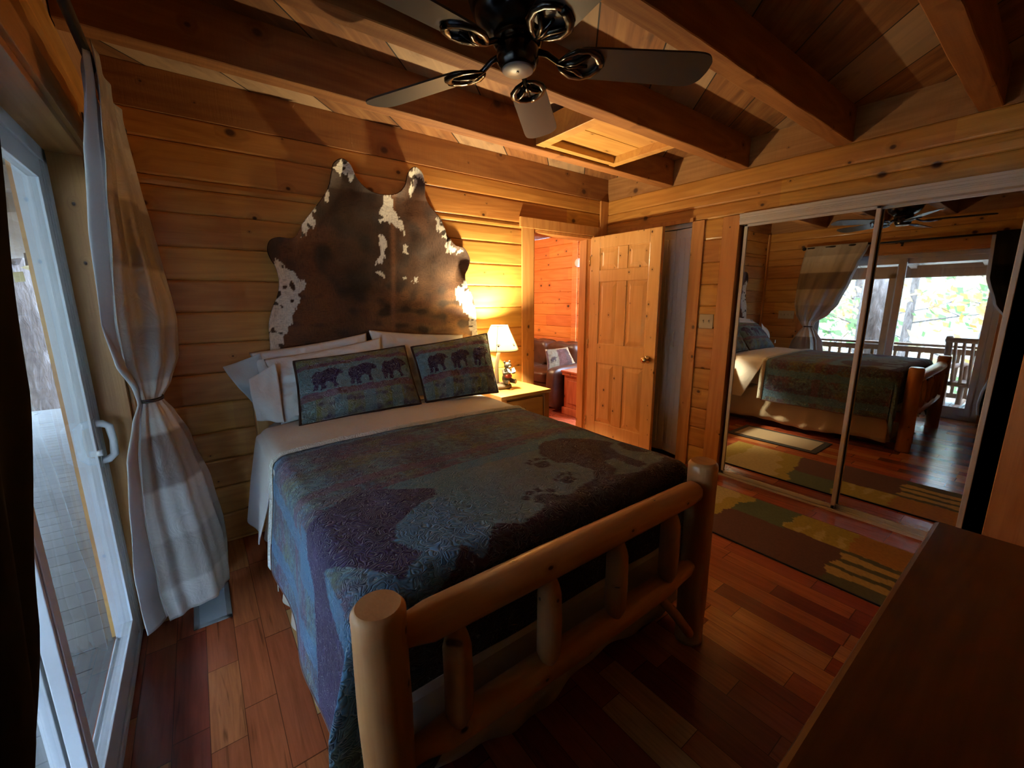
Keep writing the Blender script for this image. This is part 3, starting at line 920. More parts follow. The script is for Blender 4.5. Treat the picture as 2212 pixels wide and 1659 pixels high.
for i, x in enumerate((-2.900, -2.605, -2.312, -2.015)):
    m = MB()
    z0, z1 = .378, .676
    y = -2.102
    m.tube([(x, y, z0), (x, y, z0 + .028), (x, y, z0 + .05), (x + .002, y, .52), (x, y, z1 - .06), (x, y, z1 - .035), (x, y, z1)], [.013, .026, .035, .036, .035, .029, .016], 18)
    wb(m, 'spindle', M['log'], bed)
m = MB(); m.tube([(-2.01, -2.075, .30), (-1.92, -2.095, .19), (-1.840, -2.115, .075)], [.018, .019, .019], 14)
wb(m, 'brace', M['log'], bed)
for x in (-3.03, -1.80):
    m = MB(); m.box(x - .02, x + .02, -2.05, -.09, .26, .36); wb(m, 'side_rail', M['log'], bed, bevel=.01)
m = MB(); m.tube([(-3.03, -.09, .72), (-1.82, -.09, .72)], .04, 20); wb(m, 'headboard_rail', M['log_x'], bed)
m = MB(); m.box(-3.03, -1.79, -2.0, -.13, .22, .44); bs = wb(m, 'box_spring', M['mattress'], bed, bevel=.03)
m = MB(); m.box(-3.055, -1.755, -1.985, -.135, .44, .738); wb(m, 'mattress', M['sheet'], bed, bevel=.05)

# ------------------------------------------------------------------ cloth over the mattress
X0, HW = -2.405, .705
ZT = .768
def drape(s, t, side='q'):
    """s across (0 centre), t from y=-.87 (t=0) towards the foot. returns world xyz"""
    TL = 1.135; r = .06
    fl = TL
    so = max(0, abs(s) - (HW - r)); to = max(0, t - (fl - r)) if side == 'q' else 0
    cs = max(-(HW - r), min(HW - r, s)); ct = min(t, fl - r) if side == 'q' else t
    d = hypot(so, to)
    ang = atan2(to, so) if d > 1e-6 else 0
    q = r * pi / 2
    if d <= q:
        a = d / r; out = r * sin(a); dz = r * (1 - cos(a)); drop = 0
    else:
        drop = d - q; out = r; dz = r + drop
    sg = 1 if s >= 0 else -1
    x = X0 + cs; y = -.87 - ct
    if drop > 0:
        corner = sin(2 * ang) ** 2
        flare = .045 * (drop / .5) * cos(ang) + .014 * (drop / .5) * sin(2.1 * pi * y / .62 + sg) * cos(ang)
        flare += corner * (.05 + .045 * cos(9 * ang)) * min(1, drop / .25)
        flare += .010 * min(1, drop / .15) * mn.noise(Vector((x * 4, y * 4, drop * 3)))
        out += flare
    x += sg * out * cos(ang); y -= out * sin(ang) * (1 if drop == 0 else .42) + (r * sin(ang) * .3 if drop > 0 else 0)
    if drop > 0 and to > 0: y = max(y, -2.035 if abs(x - X0) < .60 else -2.10)
    z = ZT - .02 * (abs(cs) / HW) ** 3 - dz - .012 * max(0, ct - .75)
    z += .005 * mn.noise(Vector((s * 3.3, t * 3.3, 1))) + .0025 * mn.noise(Vector((s * 11, t * 11, 7)))
    if drop > .0: z = max(z, .012)
    return Vector((x, y, z))

TEAL, BLUE, GREY, PURP, OLIVE, PLUM, MAROON, DARK = (.105, .235, .32), (.075, .22, .42), (.18, .235, .26), (.036, .018, .105), (.17, .19, .06), (.15, .04, .13), (.048, .016, .036), (.016, .013, .024)
BEAR = [(0, .45), (.03, .75), (.15, .9), (.35, .88), (.55, .98), (.68, .95), (.78, .88), (.86, .86), (1.0, .70), (.97, .62), (.82, .60), (.74, .50), (.72, .30), (.76, .05), (.62, .02), (.60, .25), (.52, .38), (.40, .36), (.36, .22), (.38, .02), (.22, .02), (.24, .2), (.18, .3), (.14, .02), (.0, .02), (.03, .25)]
BA = [(-.83, .78), (-.78, .70), (-.695, .66), (-.60, .62), (-.53, .60), (-.46, .61), (-.40, .66), (-.30, .735), (-.315, .775), (-.42, .83), (-.50, .88), (-.53, .96), (-.49, 1.05), (-.57, 1.11), (-.62, 1.05), (-.67, .95), (-.72, .90), (-.77, .93), (-.80, .99), (-.86, 1.22), (-1.3, 1.22), (-1.3, .86), (-.96, .80)]
BB = [(.20, .73), (.26, .64), (.34, .60), (.44, .61), (.56, .69), (.60, .78), (.53, .83), (.50, .90), (.50, 1.05), (.43, 1.05), (.44, .93), (.37, .92), (.35, 1.02), (.21, 1.08), (.20, 1.02), (.27, .97), (.26, .86), (.21, .82)]
BH = [(.61, .80), (.66, .79), (.70, .86), (.69, .95), (.61, .95), (.57, .88)]
def paw(x, y, c, r):
    dx, dy = (x - c[0]) / r, (y - c[1]) / r
    if hypot(dx, dy * 1.2) < .62: return True
    for a in (-50, -17, 17, 50):
        ax, ay = sin(R(a)) * .98, -cos(R(a)) * .98
        if hypot(dx - ax, dy - ay) < .24: return True
    return False
def mixc(a, b, t): return tuple(p + (q - p) * t for p, q in zip(a, b))
def nz(x, y, k=0): return mn.noise(Vector((x, y, k * 7.3)))
def quilt_color(s, t):
    w = .012 * nz(s * 14, t * 14) + .006 * nz(s * 45, t * 45, 3)
    a, b = s + w, t + .012 * nz(s * 14, t * 14, 2)
    # plaid zone near the head and down the sides
    if b < .585 - .03 * sin(a * 3) or abs(a) > .64 + .02 * nz(t * 6, 1):
        v1 = 1.6 * nz(a * 5.0, b * 1.2, 4) + .75 * sin(a * 21) + .8 * nz(a * 32, b * 4, 5)
        v2 = 1.4 * nz(a * 1.2, b * 6.5, 6) + .6 * sin(b * 27 + .6)
        c = mixc(TEAL, PURP, max(0, min(1, .42 + .6 * v1 + .5 * nz(a * 45, b * 45, 14))))
        c = mixc(c, OLIVE, max(0, min(.9, .5 * v2 + 1.0 * nz(a * 9, b * 3, 8))))
        c = mixc(c, PLUM, max(0, min(.8, .7 * sin(b * 14 - 1.0) + .9 * nz(a * 14, b * 14, 9) - .15)))
        c = mixc(c, GREY, .14)
        if nz(a * 60, b * 60, 15) > .12: c = mixc(c, PURP, .45)
        elif nz(a * 60, b * 60, 16) > .2: c = mixc(c, BLUE, .5)
        if .045 < b < .085 or (.47 < b < .53): c = mixc(c, PLUM if b > .2 else PURP, .6)
        if b < .035: c = mixc(c, BLUE, .6)
        if abs(a) > .72 and 0.16 < ((abs(a) * 4.1) % 1) < .45: c = mixc(c, BLUE, .75)
        c = tuple(x * (1 + .30 * nz(s * 60, t * 60, 11)) for x in c)
        if inpoly(a, b, BA): return PURP
        if -.90 < a < -.72 and b > .60: c = mixc(c, BLUE, .8)
        return c
    if inpoly(a, b, BA): return PURP
    if inpoly(a, b, BB): return MAROON
    if inpoly(a, b, BH): return mixc(MAROON, DARK, .4)
    for c_, r_ in (((-.035, 1.03), .07), ((.145, .80), .055), ((.13, .97), .05)):
        if paw(a, b, c_, r_): return mixc(MAROON, DARK, .4)
    g = interp([(-.7, 1.25), (-.505, 1.21), (-.40, 1.10), (-.355, 1.16), (-.255, 1.07), (-.2, 1.12), (-.155, 1.10), (.0, 1.04), (.055, 1.06), (.225, 1.03), (.4, 1.09), (.575, 1.06), (.8, 1.0)], a)[0]
    if b > g - .01: return mixc(MAROON, DARK, min(1, max(0, (b - g) * 9)))  # printed maroon band; its fade to near-black also paints in shade at the rail
    if b < .66: return mixc(TEAL, BLUE, .3)
    c = mixc(GREY, TEAL, max(0, min(1, .4 - 1.1 * a + 1.2 * nz(a * 3, b * 3, 12))))
    if a < -.30 and b > .80: c = mixc(c, BLUE, .7)
    return tuple(x * (1 + .10 * nz(s * 50, t * 50, 13)) for x in c)

SA, SB, TA, TB = -(HW + .475), HW + .43, 0.0, 1.135 + .375
def quilt_st(u, v):
    s = SA + (SB - SA) * u; dip = exp(-((s + .56) / .13) ** 2) * .20 + exp(-((s - .60) / .10) ** 2) * .10 + .02 * sin(s * 9)
    t = TA + (TB + dip - TA) * v
    # slightly wavy hem
    return s, t
m = MB(); cols = []
nu, nv = 300, 196
def qf(u, v):
    s, t = quilt_st(u, v); cols.append(quilt_color(s, t)); p = drape(s, t); p.z += .004; return p
m.grid(nu, nv, qf)
quilt = m.build('bear_quilt', M['quilt'], None, colors=cols, loc=(X0, -1.4, .4), solid=.006)
tag(quilt, 'blue and purple quilt with bears and plaid spread over the bed', 'quilt')
# binding round the hem
bd = MB()
pl = [drape(SA, TB * i / 120) + Vector((0, 0, .004)) for i in range(121)]
pl += [drape(*quilt_st(i / 160, 1.0)) + Vector((0, 0, .004)) for i in range(1, 161)]
pl += [drape(SB, TB * (1 - i / 120)) + Vector((0, 0, .004)) for i in range(1, 121)]
bd.tube(pl, .0055, 6)
wb(bd, 'binding', M['binding_red'], quilt)
m = MB()
def te(u, v):
    s = lerp(SA * 1.02, SB, u); t = lerp(-.045, .004, v)
    p = drape(s, t, 's'); a = v * pi
    p.z += .010 + .012 * sin(a); 
    if abs(s) > HW: p.x += (.010 * sin(a) + .006) * (1 if s > 0 else -1)
    return p
m.grid(240, 8, te); wb(m, 'turned_back_edge', M['quiltback'], quilt)
m = MB()
def te2(u, v):
    s = lerp(-(HW - .02), -(HW + .60), u); t = lerp(-.075 , .05, v) - .04 * u
    p = drape(s, t, 's'); p.x += .020 if u > .12 else -.002; p.z = max(p.z, .03); return p
m.grid(30, 6, te2); wb(m, 'lining_corner', M['quiltback'], quilt, solid=.004)

# folded sheet
m = MB()
def sf(u, v):
    s = lerp(-(HW + .47), HW + .42, u)
    over = max(0, abs(s) - HW)
    t0 = -.50 - .05 * over; t1 = -.012 - .42 * over
    t = lerp(t0, t1, v)
    p = drape(s, t, 's')
    p.z += .008 + .003 * nz(s * 7, t * 9, 21)
    if over > 0: p.x += (.012 + .06 * over + .012 * sin(t * 22) * min(1, over * 4)) * (1 if s > 0 else -1)
    return p
m.grid(200, 40, sf)
sheet = m.build('white_sheet', M['sheet'], None, loc=(X0, -.6, .6), solid=.004)
tag(sheet, 'white top sheet folded back over the quilt below the pillows', 'sheet')

# bed skirt
m = MB()
def skirt_path(u):
    # left side from head, round the foot, to the right head
    P = [(-3.122, -.2), (-3.122, -1.98), (-1.70, -1.98), (-1.70, -.2)]
    L = [1.78, 1.42, 1.78]; T = sum(L); d = u * T
    for i in range(3):
        if d <= L[i] or i == 2:
            t = d / L[i]; a, b = P[i], P[i + 1]
            n = ((-1, 0), (0, -1), (1, 0))[i]
            return (lerp(a[0], b[0], t), lerp(a[1], b[1], t), n, d, i, t)
        d -= L[i]
def sk(u, v):
    x, y, n, d, i, t = skirt_path(u)
    a = .013 * sin(d * 30 + 2 * nz(d * 2, 0, 31)) * (1 - v) + .006 * nz(d * 10, v * 3, 32)
    e = min(1, min(t, 1 - t) * 12) if i == 1 else 1
    z = lerp(.07 + .03 * nz(d * 2.2, 3, 33) + (.03 * sin(d * 9) if i == 1 else 0), .43, v); x += n[0] * -.06 * v; y += n[1] * -.02 * v
    if i == 1: a *= .5 * e; y += .012
    return (x + n[0] * a, y + n[1] * a, z)
m.grid(400, 8, sk)
o = m.build('bed_skirt', M['skirt'], None, loc=(X0, -1.1, .25), solid=.002)
tag(o, 'beige pleated bed skirt hanging below the quilt to the floor', 'bed skirt')

# ------------------------------------------------------------------ pillows
def pillow(name, TLc, TRc, BRc, BLc, th, mat, label, cat='pillow', group=None, nu=56, nv=40, colfn=None, pinch=.05, wr=.012, sd=0, binding=None, flat=2.2, parent=None):
    TLc, TRc, BRc, BLc = map(Vector, (TLc, TRc, BRc, BLc))
    c = (TLc + TRc + BRc + BLc) / 4
    nrm = ((TRc - TLc + BRc - BLc).cross(TLc - BLc + TRc - BRc)).normalized()
    m = MB(); cols = [] if colfn else None
    def base(u, v):
        # u -1..1 left->right, v -1..1 bottom->top, corners stay, edges pinch inwards
        pu = u * (1 - pinch * (1 - v ** 2)) ; pv = v * (1 - pinch * 1.2 * (1 - u ** 2))
        a, b = (pu + 1) / 2, (pv + 1) / 2
        return BLc.lerp(BRc, a).lerp(TLc.lerp(TRc, a), b)
    def fn(side):
        def f(a, b):
            u, v = a * 2 - 1, b * 2 - 1
            if cols is not None: cols.append(colfn(a, b) if side > 0 else (.5, .5, .48))
            h = ((1 - abs(u) ** flat) * (1 - abs(v) ** flat)) ** .55
            h *= 1 + .18 * nz(u * 1.7 + sd, v * 1.7, sd)
            p = base(u, v) + nrm * side * th / 2 * h
            p += nrm * wr * (nz(u * 3 + sd, v * 3, sd + 2) + .5 * nz(u * 8, v * 8 + sd, sd)) * min(1, h * 2) * side
            p.z = max(p.z, p.z)
            return p
        return f
    m.grid(nu, nv, fn(1)); k = len(m.f)
    m.grid(nu, nv, fn(-1))
    for i in range(k, len(m.f)): m.f[i] = m.f[i][::-1]
    o = m.build(name, mat, parent, colors=cols, loc=tuple(c), weld=True)
    if label: tag(o, label, cat, group)
    if binding:
        bm = MB(); P = []
        for i in range(41): P.append(base(-1 + 2 * i / 40, -1))
        for i in range(1, 31): P.append(base(1, -1 + 2 * i / 30))
        for i in range(1, 41): P.append(base(1 - 2 * i / 40, 1))
        for i in range(1, 31): P.append(base(-1, 1 - 2 * i / 30))
        bm.tube(P, .008, 8)
        wb(bm, 'piping', binding, o)
    return o

def sham_col(a, b):
    x, y = a, b
    w = .01 * nz(x * 14, y * 10, 41)
    y2 = y + w * 1.3
    in_band = .40 < y2 < .80
    if in_band:
        for i, bx in enumerate((.10, .40, .70)):
            u = (x + w - bx) / .26; v = (y + w - .42) / .34
            if 0 <= u <= 1 and 0 <= v <= 1 and inpoly(u, v, BEAR): return mixc(PURP, DARK, .3)
        return mixc(TEAL, GREY, .3 + .3 * nz(x * 5, y * 5, 42))
    v1 = 1.3 * nz(x * 6, y * 2, 43) + .6 * sin(x * 19) + 1.3 * nz(x * 34, y * 26, 44)
    c = mixc(GREY, OLIVE, max(0, min(1, .5 + .5 * v1)))
    c = mixc(c, PURP, max(0, min(.75, .5 * sin(y * 31 + 1) + 1.1 * nz(x * 22, y * 16, 45))))
    if .30 < y2 < .40 or .80 < y2 < .86: c = mixc(c, PLUM, .65)
    if y < .30 and sin(x * 26) > .3: c = mixc(c, TEAL, .6)
    return c

pillow('bed_pillow', (-3.08, -.05, 1.135), (-2.405, -.055, 1.215), (-2.41, -.20, .78), (-3.03, -.22, .765), .12, M['sheet2'], 'white pillow against the wall at the window side, behind the other window-side pillow', group='white pillows at the head', sd=3, wr=.02)
pillow('bed_pillow', (-3.02, -.135, 1.10), (-2.34, -.13, 1.185), (-2.36, -.31, .78), (-3.00, -.36, .765), .10, M['sheet2'], 'white pillow pressed against the back of the bear sham nearer the window', group='white pillows at the head', sd=9, wr=.02)
pillow('bed_pillow', (-2.39, -.05, 1.235), (-1.67, -.055, 1.165), (-1.70, -.25, .77), (-2.37, -.25, .77), .13, M['sheet2'], 'white pillow on the lamp side, standing against the cowhide', group='white pillows at the head', sd=14, wr=.02)
# open ends of the pillowcases (hanging to the left)
def case_end(P, mat, par, nm='open_hem'):
    m = MB()
    a, b, c_, d_ = map(Vector, P)
    def f(u, v):
        p = a.lerp(b, u).lerp(d_.lerp(c_, u), v)
        p += Vector((.004, .018, 0)) * sin(u * 3 + v * 5) + Vector((0, .012, .006)) * nz(u * 3, v * 3, 51)
        return p
    m.grid(16, 20, f); return wb(m, nm, mat, par, solid=.004)
pls = [o for o in COL.objects if o.name.startswith('bed_pillow')]
case_end([(-3.03, -.10, 1.13), (-3.215, -.10, 1.07), (-3.105, -.14, .86), (-3.0, -.15, .84)], M['sheetgrey'], pls[0])
case_end([(-2.98, -.26, 1.09), (-3.115, -.27, 1.015), (-3.11, -.34, .80), (-2.98, -.36, .775)], M['sheet2'], pls[1])
shl = pillow('pillow_sham', (-2.885, -.235, 1.085), (-2.205, -.20, 1.125), (-2.225, -.46, .785), (-2.925, -.475, .768), .13, M['quilt'], 'quilted pillow sham with three dark bears, on the window side', group='bear pillow shams', colfn=sham_col, binding=M['binding'], sd=20, nu=120, nv=80, pinch=.03, flat=3)
shr = pillow('pillow_sham', (-2.165, -.22, 1.115), (-1.555, -.215, 1.175), (-1.655, -.50, .785), (-2.185, -.455, .785), .13, M['quilt'], 'quilted pillow sham with three dark bears, beside the bear lamp', group='bear pillow shams', colfn=sham_col, binding=M['binding'], sd=27, nu=120, nv=80, pinch=.03, flat=3)
m = MB(); m.box(-2.945, -2.925, -.47, -.469, .83, .87); wb(m, 'care_label', M['sheet'], shl)

# ------------------------------------------------------------------ cowhide
HP = [(-2.907, 1.765), (-2.862, 1.787), (-2.777, 1.793), (-2.718, 1.885), (-2.616, 2.014), (-2.561, 2.1), (-2.543, 2.181), (-2.525, 2.235), (-2.475, 2.268), (-2.430, 2.245), (-2.398, 2.178), (-2.344, 2.131), (-2.256, 2.102), (-2.146, 2.115), (-2.085, 2.165), (-2.055, 2.255), (-2.005, 2.300), (-1.955, 2.275), (-1.938, 2.22), (-1.929, 2.131), (-1.88, 2.061), (-1.81, 1.991), (-1.759, 1.884), (-1.703, 1.823), (-1.625, 1.805), (-1.579, 1.73), (-1.600, 1.66), (-1.628, 1.61), (-1.620, 1.54), (-1.575, 1.454), (-1.545, 1.311), (-1.533, 1.11), (-1.54, .95), (-1.75, .85), (-2.2, .80), (-2.7, .85), (-2.98, .95), (-2.969, 1.156), (-2.961, 1.293), (-2.932, 1.386), (-2.901, 1.453), (-2.884, 1.533), (-2.892, 1.612), (-2.915, 1.662), (-2.925, 1.713)]
HPc = catmull(HP, 8)
def px2w(px, py):
    # homography-free helper: image measurements of the hide already converted; kept as table below
    return (px, py)
WH = [  # white patches (wall coordinates)
    [(-2.54, 2.19), (-2.50, 2.25), (-2.47, 2.275), (-2.42, 2.25), (-2.40, 2.19), (-2.43, 2.16), (-2.46, 2.20), (-2.48, 2.17), (-2.51, 2.20)],
    [(-2.06, 2.26), (-2.0, 2.31), (-1.94, 2.28), (-1.935, 2.20), (-1.96, 2.24), (-1.99, 2.22), (-2.02, 2.12), (-2.05, 2.13), (-2.03, 2.20)],
    [(-2.60, 2.08), (-2.575, 2.10), (-2.555, 2.02), (-2.585, 2.0)],
    [(-2.73, 1.87), (-2.66, 1.98), (-2.62, 2.03), (-2.635, 1.98), (-2.66, 1.94), (-2.65, 1.87), (-2.70, 1.82), (-2.75, 1.80)],
    [(-2.93, 1.66), (-2.86, 1.65), (-2.80, 1.58), (-2.73, 1.545), (-2.76, 1.50), (-2.78, 1.42), (-2.82, 1.36), (-2.86, 1.25), (-2.90, 1.16), (-2.92, 1.05), (-3.0, 1.0), (-3.0, 1.3), (-2.95, 1.4), (-2.90, 1.5)],
    [(-2.215, 2.105), (-2.185, 2.115), (-2.15, 2.05), (-2.13, 1.98), (-2.09, 1.93), (-2.085, 1.87), (-2.13, 1.90), (-2.18, 1.93), (-2.26, 1.96), (-2.235, 2.02)],
    [(-2.26, 1.85), (-2.235, 1.86), (-2.215, 1.80), (-2.23, 1.72), (-2.25, 1.68), (-2.29, 1.66), (-2.27, 1.74)],
    [(-2.29, 1.61), (-2.25, 1.61), (-2.24, 1.57), (-2.27, 1.57)],
    [(-2.09, 1.79), (-2.065, 1.78), (-2.07, 1.73), (-2.095, 1.76)],
    [(-2.12, 1.60), (-2.07, 1.59), (-2.09, 1.56)], [(-2.05, 1.56), (-2.0, 1.585), (-2.02, 1.54)],
    [(-1.86, 2.02), (-1.80, 1.96), (-1.76, 1.87), (-1.72, 1.80), (-1.63, 1.79), (-1.66, 1.76), (-1.76, 1.77), (-1.79, 1.86), (-1.84, 1.93)],
    [(-1.63, 1.56), (-1.60, 1.50), (-1.55, 1.35), (-1.53, 1.1), (-1.53, .9), (-1.57, .95), (-1.575, 1.15), (-1.60, 1.30), (-1.66, 1.40), (-1.71, 1.47)],
]
WHB = [(P, (min(p[0] for p in P), max(p[0] for p in P), min(p[1] for p in P), max(p[1] for p in P))) for P in WH]
def hide_col(x, z):
    jx = x + .024 * nz(x * 18, z * 18, 61) + .010 * nz(x * 90, z * 30, 62)
    jz = z + .024 * nz(x * 18, z * 18, 63) + .030 * nz(x * 95, z * 12, 64)
    for P, bb in WHB:
        if bb[0] < jx < bb[1] and bb[2] < jz < bb[3] and inpoly(jx, jz, P):
            sp = nz(x * 26, z * 26, 65)
            return (.07, .05, .04) if sp > .38 else (.80, .74, .64)
    a = nz(x * 3, z * 3, 66); b = nz(x * 4, z * 16, 67); c = nz(x * 11, z * 11, 68)
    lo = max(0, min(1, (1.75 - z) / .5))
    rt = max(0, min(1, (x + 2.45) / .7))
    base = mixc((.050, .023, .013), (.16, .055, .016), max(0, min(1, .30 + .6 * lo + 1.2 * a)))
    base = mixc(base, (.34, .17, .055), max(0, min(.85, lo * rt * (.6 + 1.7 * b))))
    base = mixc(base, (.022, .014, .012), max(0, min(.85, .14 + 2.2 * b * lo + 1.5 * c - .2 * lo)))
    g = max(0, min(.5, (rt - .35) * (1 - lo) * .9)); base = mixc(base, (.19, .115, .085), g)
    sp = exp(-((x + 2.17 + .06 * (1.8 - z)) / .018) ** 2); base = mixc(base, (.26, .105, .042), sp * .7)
    return base
m = MB(); cols = []
st = .0062
xs0, zs0 = -3.02, .78; nx, nzv = int(1.52 / st), int(1.55 / st)
idx = {}
import bisect
def edge_d(x, z):
    best = 9
    for (x0_, z0_), (x1_, z1_) in zip(HPc, HPc[1:] + HPc[:1]):
        dx, dz = x1_ - x0_, z1_ - z0_; L2 = dx * dx + dz * dz
        if L2 == 0: continue
        t_ = max(0, min(1, ((x - x0_) * dx + (z - z0_) * dz) / L2))
        e_ = hypot(x - x0_ - t_ * dx, z - z0_ - t_ * dz)
        if e_ < best: best = e_; bp_ = (x0_ + t_ * dx, z0_ + t_ * dz)
    return best, bp_
def hide_y(x, z, d):
    y = -.020 - .010 * nz(x * 3.5, z * 3.5, 71) - .006 * nz(x * 9, z * 9, 72)
    curl = max(0, 1 - d / .07)
    if x > -1.75: y -= .05 * curl ** 1.5 * (.6 + .4 * nz(x * 5, z * 5, 73))
    else: y -= .014 * curl ** 1.5
    if z > 2.10: y -= (.022 * curl + .01) * min(1, (z - 2.10) / .09)
    if z < 1.2: y = min(y, -.02)
    return y
near = {}
inside = [[inpoly(xs0 + i * st, zs0 + j * st, HPc) for j in range(nzv + 2)] for i in range(nx + 2)]
def vert_id(i, j):
    if (i, j) in idx: return idx[(i, j)]
    x, z = xs0 + i * st, zs0 + j * st
    bnd = False
    for di in (-12, 0, 12):
        for dj in (-12, 0, 12):
            a_, b_ = i + di, j + dj
            if a_ < 0 or b_ < 0 or a_ > nx or b_ > nzv or not inside[a_][b_]: bnd = True
    d_ = .1
    if bnd:
        d_, q = edge_d(x, z)
        if not inside[i][j]: x, z = q; d_ = 0
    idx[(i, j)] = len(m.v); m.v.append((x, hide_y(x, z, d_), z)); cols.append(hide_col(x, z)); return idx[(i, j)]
for i in range(nx):
    for j in range(nzv):
        if sum((inside[i][j], inside[i + 1][j], inside[i + 1][j + 1], inside[i][j + 1])) >= 1:
            if not any((inside[i][j], inside[i + 1][j], inside[i + 1][j + 1], inside[i][j + 1])): continue
            m.f.append([vert_id(i, j), vert_id(i + 1, j), vert_id(i + 1, j + 1), vert_id(i, j + 1)]); m.sm.append(True); m.mi.append(0)
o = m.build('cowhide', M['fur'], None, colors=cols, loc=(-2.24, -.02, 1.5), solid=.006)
tag(o, 'brown and white cowhide hung on the pine wall above the bed', 'cowhide')

# ------------------------------------------------------------------ nightstand and lamp
e = empty('nightstand', (-1.385, -.262, 0)); tag(e, 'pine nightstand with the bear lamp on it, between bed and doorway', 'nightstand')
m = MB(); m.box(-.24, .24, -.235, .235, .715, .742); m.build('top', M['night'], e, bevel=.006)
m = MB(); m.box(-.20, .20, -.195, .20, .30, .715); m.build('body', M['night'], e, bevel=.003)
for sx in (-1, 1):
    for sy in (-1, 1):
        m = MB(); m.box(sx * .205 - .025, sx * .205 + .025, sy * .20 - .025, sy * .20 + .025, 0, .715); m.build('leg', M['night_z'], e, bevel=.004)
d_ = MB(); d_.box(-.175, .175, -.215, -.195, .50, .69); dr = d_.build('drawer', M['night'], e, bevel=.004)
k = MB(); k.ball((0, -.230, .595), .014); k.build('knob', M['night_z'], dr)

LX, LY = -1.435, -.215
e = empty('table_lamp', (LX, LY, .742)); tag(e, 'lit bear figurine lamp with cream paw print shade on the nightstand', 'lamp')
m = MB(); m.lathe([(.001, 0), (.075, 0), (.085, .008), (.083, .022), (.070, .034), (.001, .038)], seg=28, sx=1.15); m.build('base', M['rock'], e)
m = MB(); m.tube([(-.015, .02, .03), (-.018, .02, .15), (-.008, .012, .26), (0, 0, .30)], [.017, .016, .014, .012], 14); m.build('pole', M['birch'], e)
# sitting bear reading
bx, by = .045, -.030
b = MB()
b.ball((bx, by, .075), (.040, .036, .048), 20, 14)
b.ball((bx, by - .004, .125), (.033, .028, .036), 20, 14)
b.ball((bx, by - .012, .178), (.030, .029, .028), 20, 14)
for s in (-1, 1):
    b.ball((bx + s * .024, by - .004, .205), (.010, .007, .011), 12, 8)
    b.tube([(bx + s * .032, by, .140), (bx + s * .046, by - .025, .118), (bx + s * .036, by - .050, .125)], [.013, .012, .010], 12)
    b.ball((bx + s * .034, by - .052, .127), .011, 12, 8)
    b.tube([(bx + s * .022, by - .01, .06), (bx + s * .036, by - .045, .052), (bx + s * .034, by - .062, .055)], [.020, .017, .014], 12)
    b.ball((bx + s * .034, by - .066, .056), (.015, .009, .019), 12, 8)
bo = b.build('bear', M['bearfur'], e)
b = MB(); b.ball((bx, by - .036, .170), (.013, .014, .010), 14, 8); b.build('muzzle', M['bearmuz'], bo)
for s in (-1, 1):
    b = MB(); b.ball((bx + s * .034, by - .074, .056), (.010, .003, .013), 10, 6); b.build('foot_pad', M['bearmuz'], bo)
b = MB()
for s in (-1, 1):
    b.add([(bx, by - .058, .128), (bx + s * .036, by - .066, .140), (bx + s * .036, by - .048, .164), (bx, by - .040, .152), (bx, by - .063, .124), (bx + s * .036, by - .071, .136), (bx + s * .036, by - .052, .160), (bx, by - .045, .149)],
          [(0, 1, 2, 3), (4, 7, 6, 5), (0, 4, 5, 1), (1, 5, 6, 2), (2, 6, 7, 3), (3, 7, 4, 0)])
b.build('book', M['book'], bo)
b = MB(); b.ball((bx, by - .018, .095), (.034, .026, .020), 16, 10); b.build('vest', M['redvest'], bo)
# shade: softly squared cone with laced corners
def shade_pt(t, z01):
    r = lerp(.150, .068, z01); q = 1 + .05 * cos(4 * t) * (1 - z01 * .4)
    return Vector((r * q * cos(t), r * q * sin(t), lerp(.300, .490, z01)))
m = MB(); m.grid(64, 10, lambda u, v: shade_pt(u * 2 * pi, v), closed_u=True)
sh = m.build('lamp_shade', M['shade'], e, solid=.0015)
for t in (-2.25, -1.25, -.55, .4, 1.4, 2.6):
    m = MB()
    c = shade_pt(t, .22); a_ = Vector((-sin(t), cos(t), 0)); u_ = (shade_pt(t, .4) - shade_pt(t, .1)).normalized(); nrm = a_.cross(u_).normalized()
    def disc(p, r):
        vs = [p + nrm * .002 + (a_ * cos(k * pi / 5) + u_ * sin(k * pi / 5)) * r for k in range(10)]
        m.add(vs, [tuple(range(10))])
    disc(c, .0075)
    for k in range(4): disc(c + a_ * (.013 * sin(R(-50 + 33 * k))) + u_ * (.013 * cos(R(-50 + 33 * k))), .0032)
    m.build('paw_print', M['pawink'], sh)
m = MB()
for zz, r in ((.0, .150), (1.0, .068)):
    m.tube([shade_pt(2 * pi * k / 48, zz) for k in range(49)], .0022, 6, cap=False)
for q in range(4):
    t = pi / 4 + q * pi / 2
    m.tube([shade_pt(t, v / 12) + Vector((cos(t), sin(t), 0)) * (.002) for v in range(13)], .0016, 6)
m.build('shade_trim', M['binding'], sh)
m = MB(); m.ball((0, 0, .385), (.026, .026, .034), 16, 10); m.build('bulb', M['bulb'], e)
m = MB(); m.lathe([(.012, .30), (.014, .31), (.014, .345), (.010, .352)], seg=14); m.build('socket', M['brass'], e)

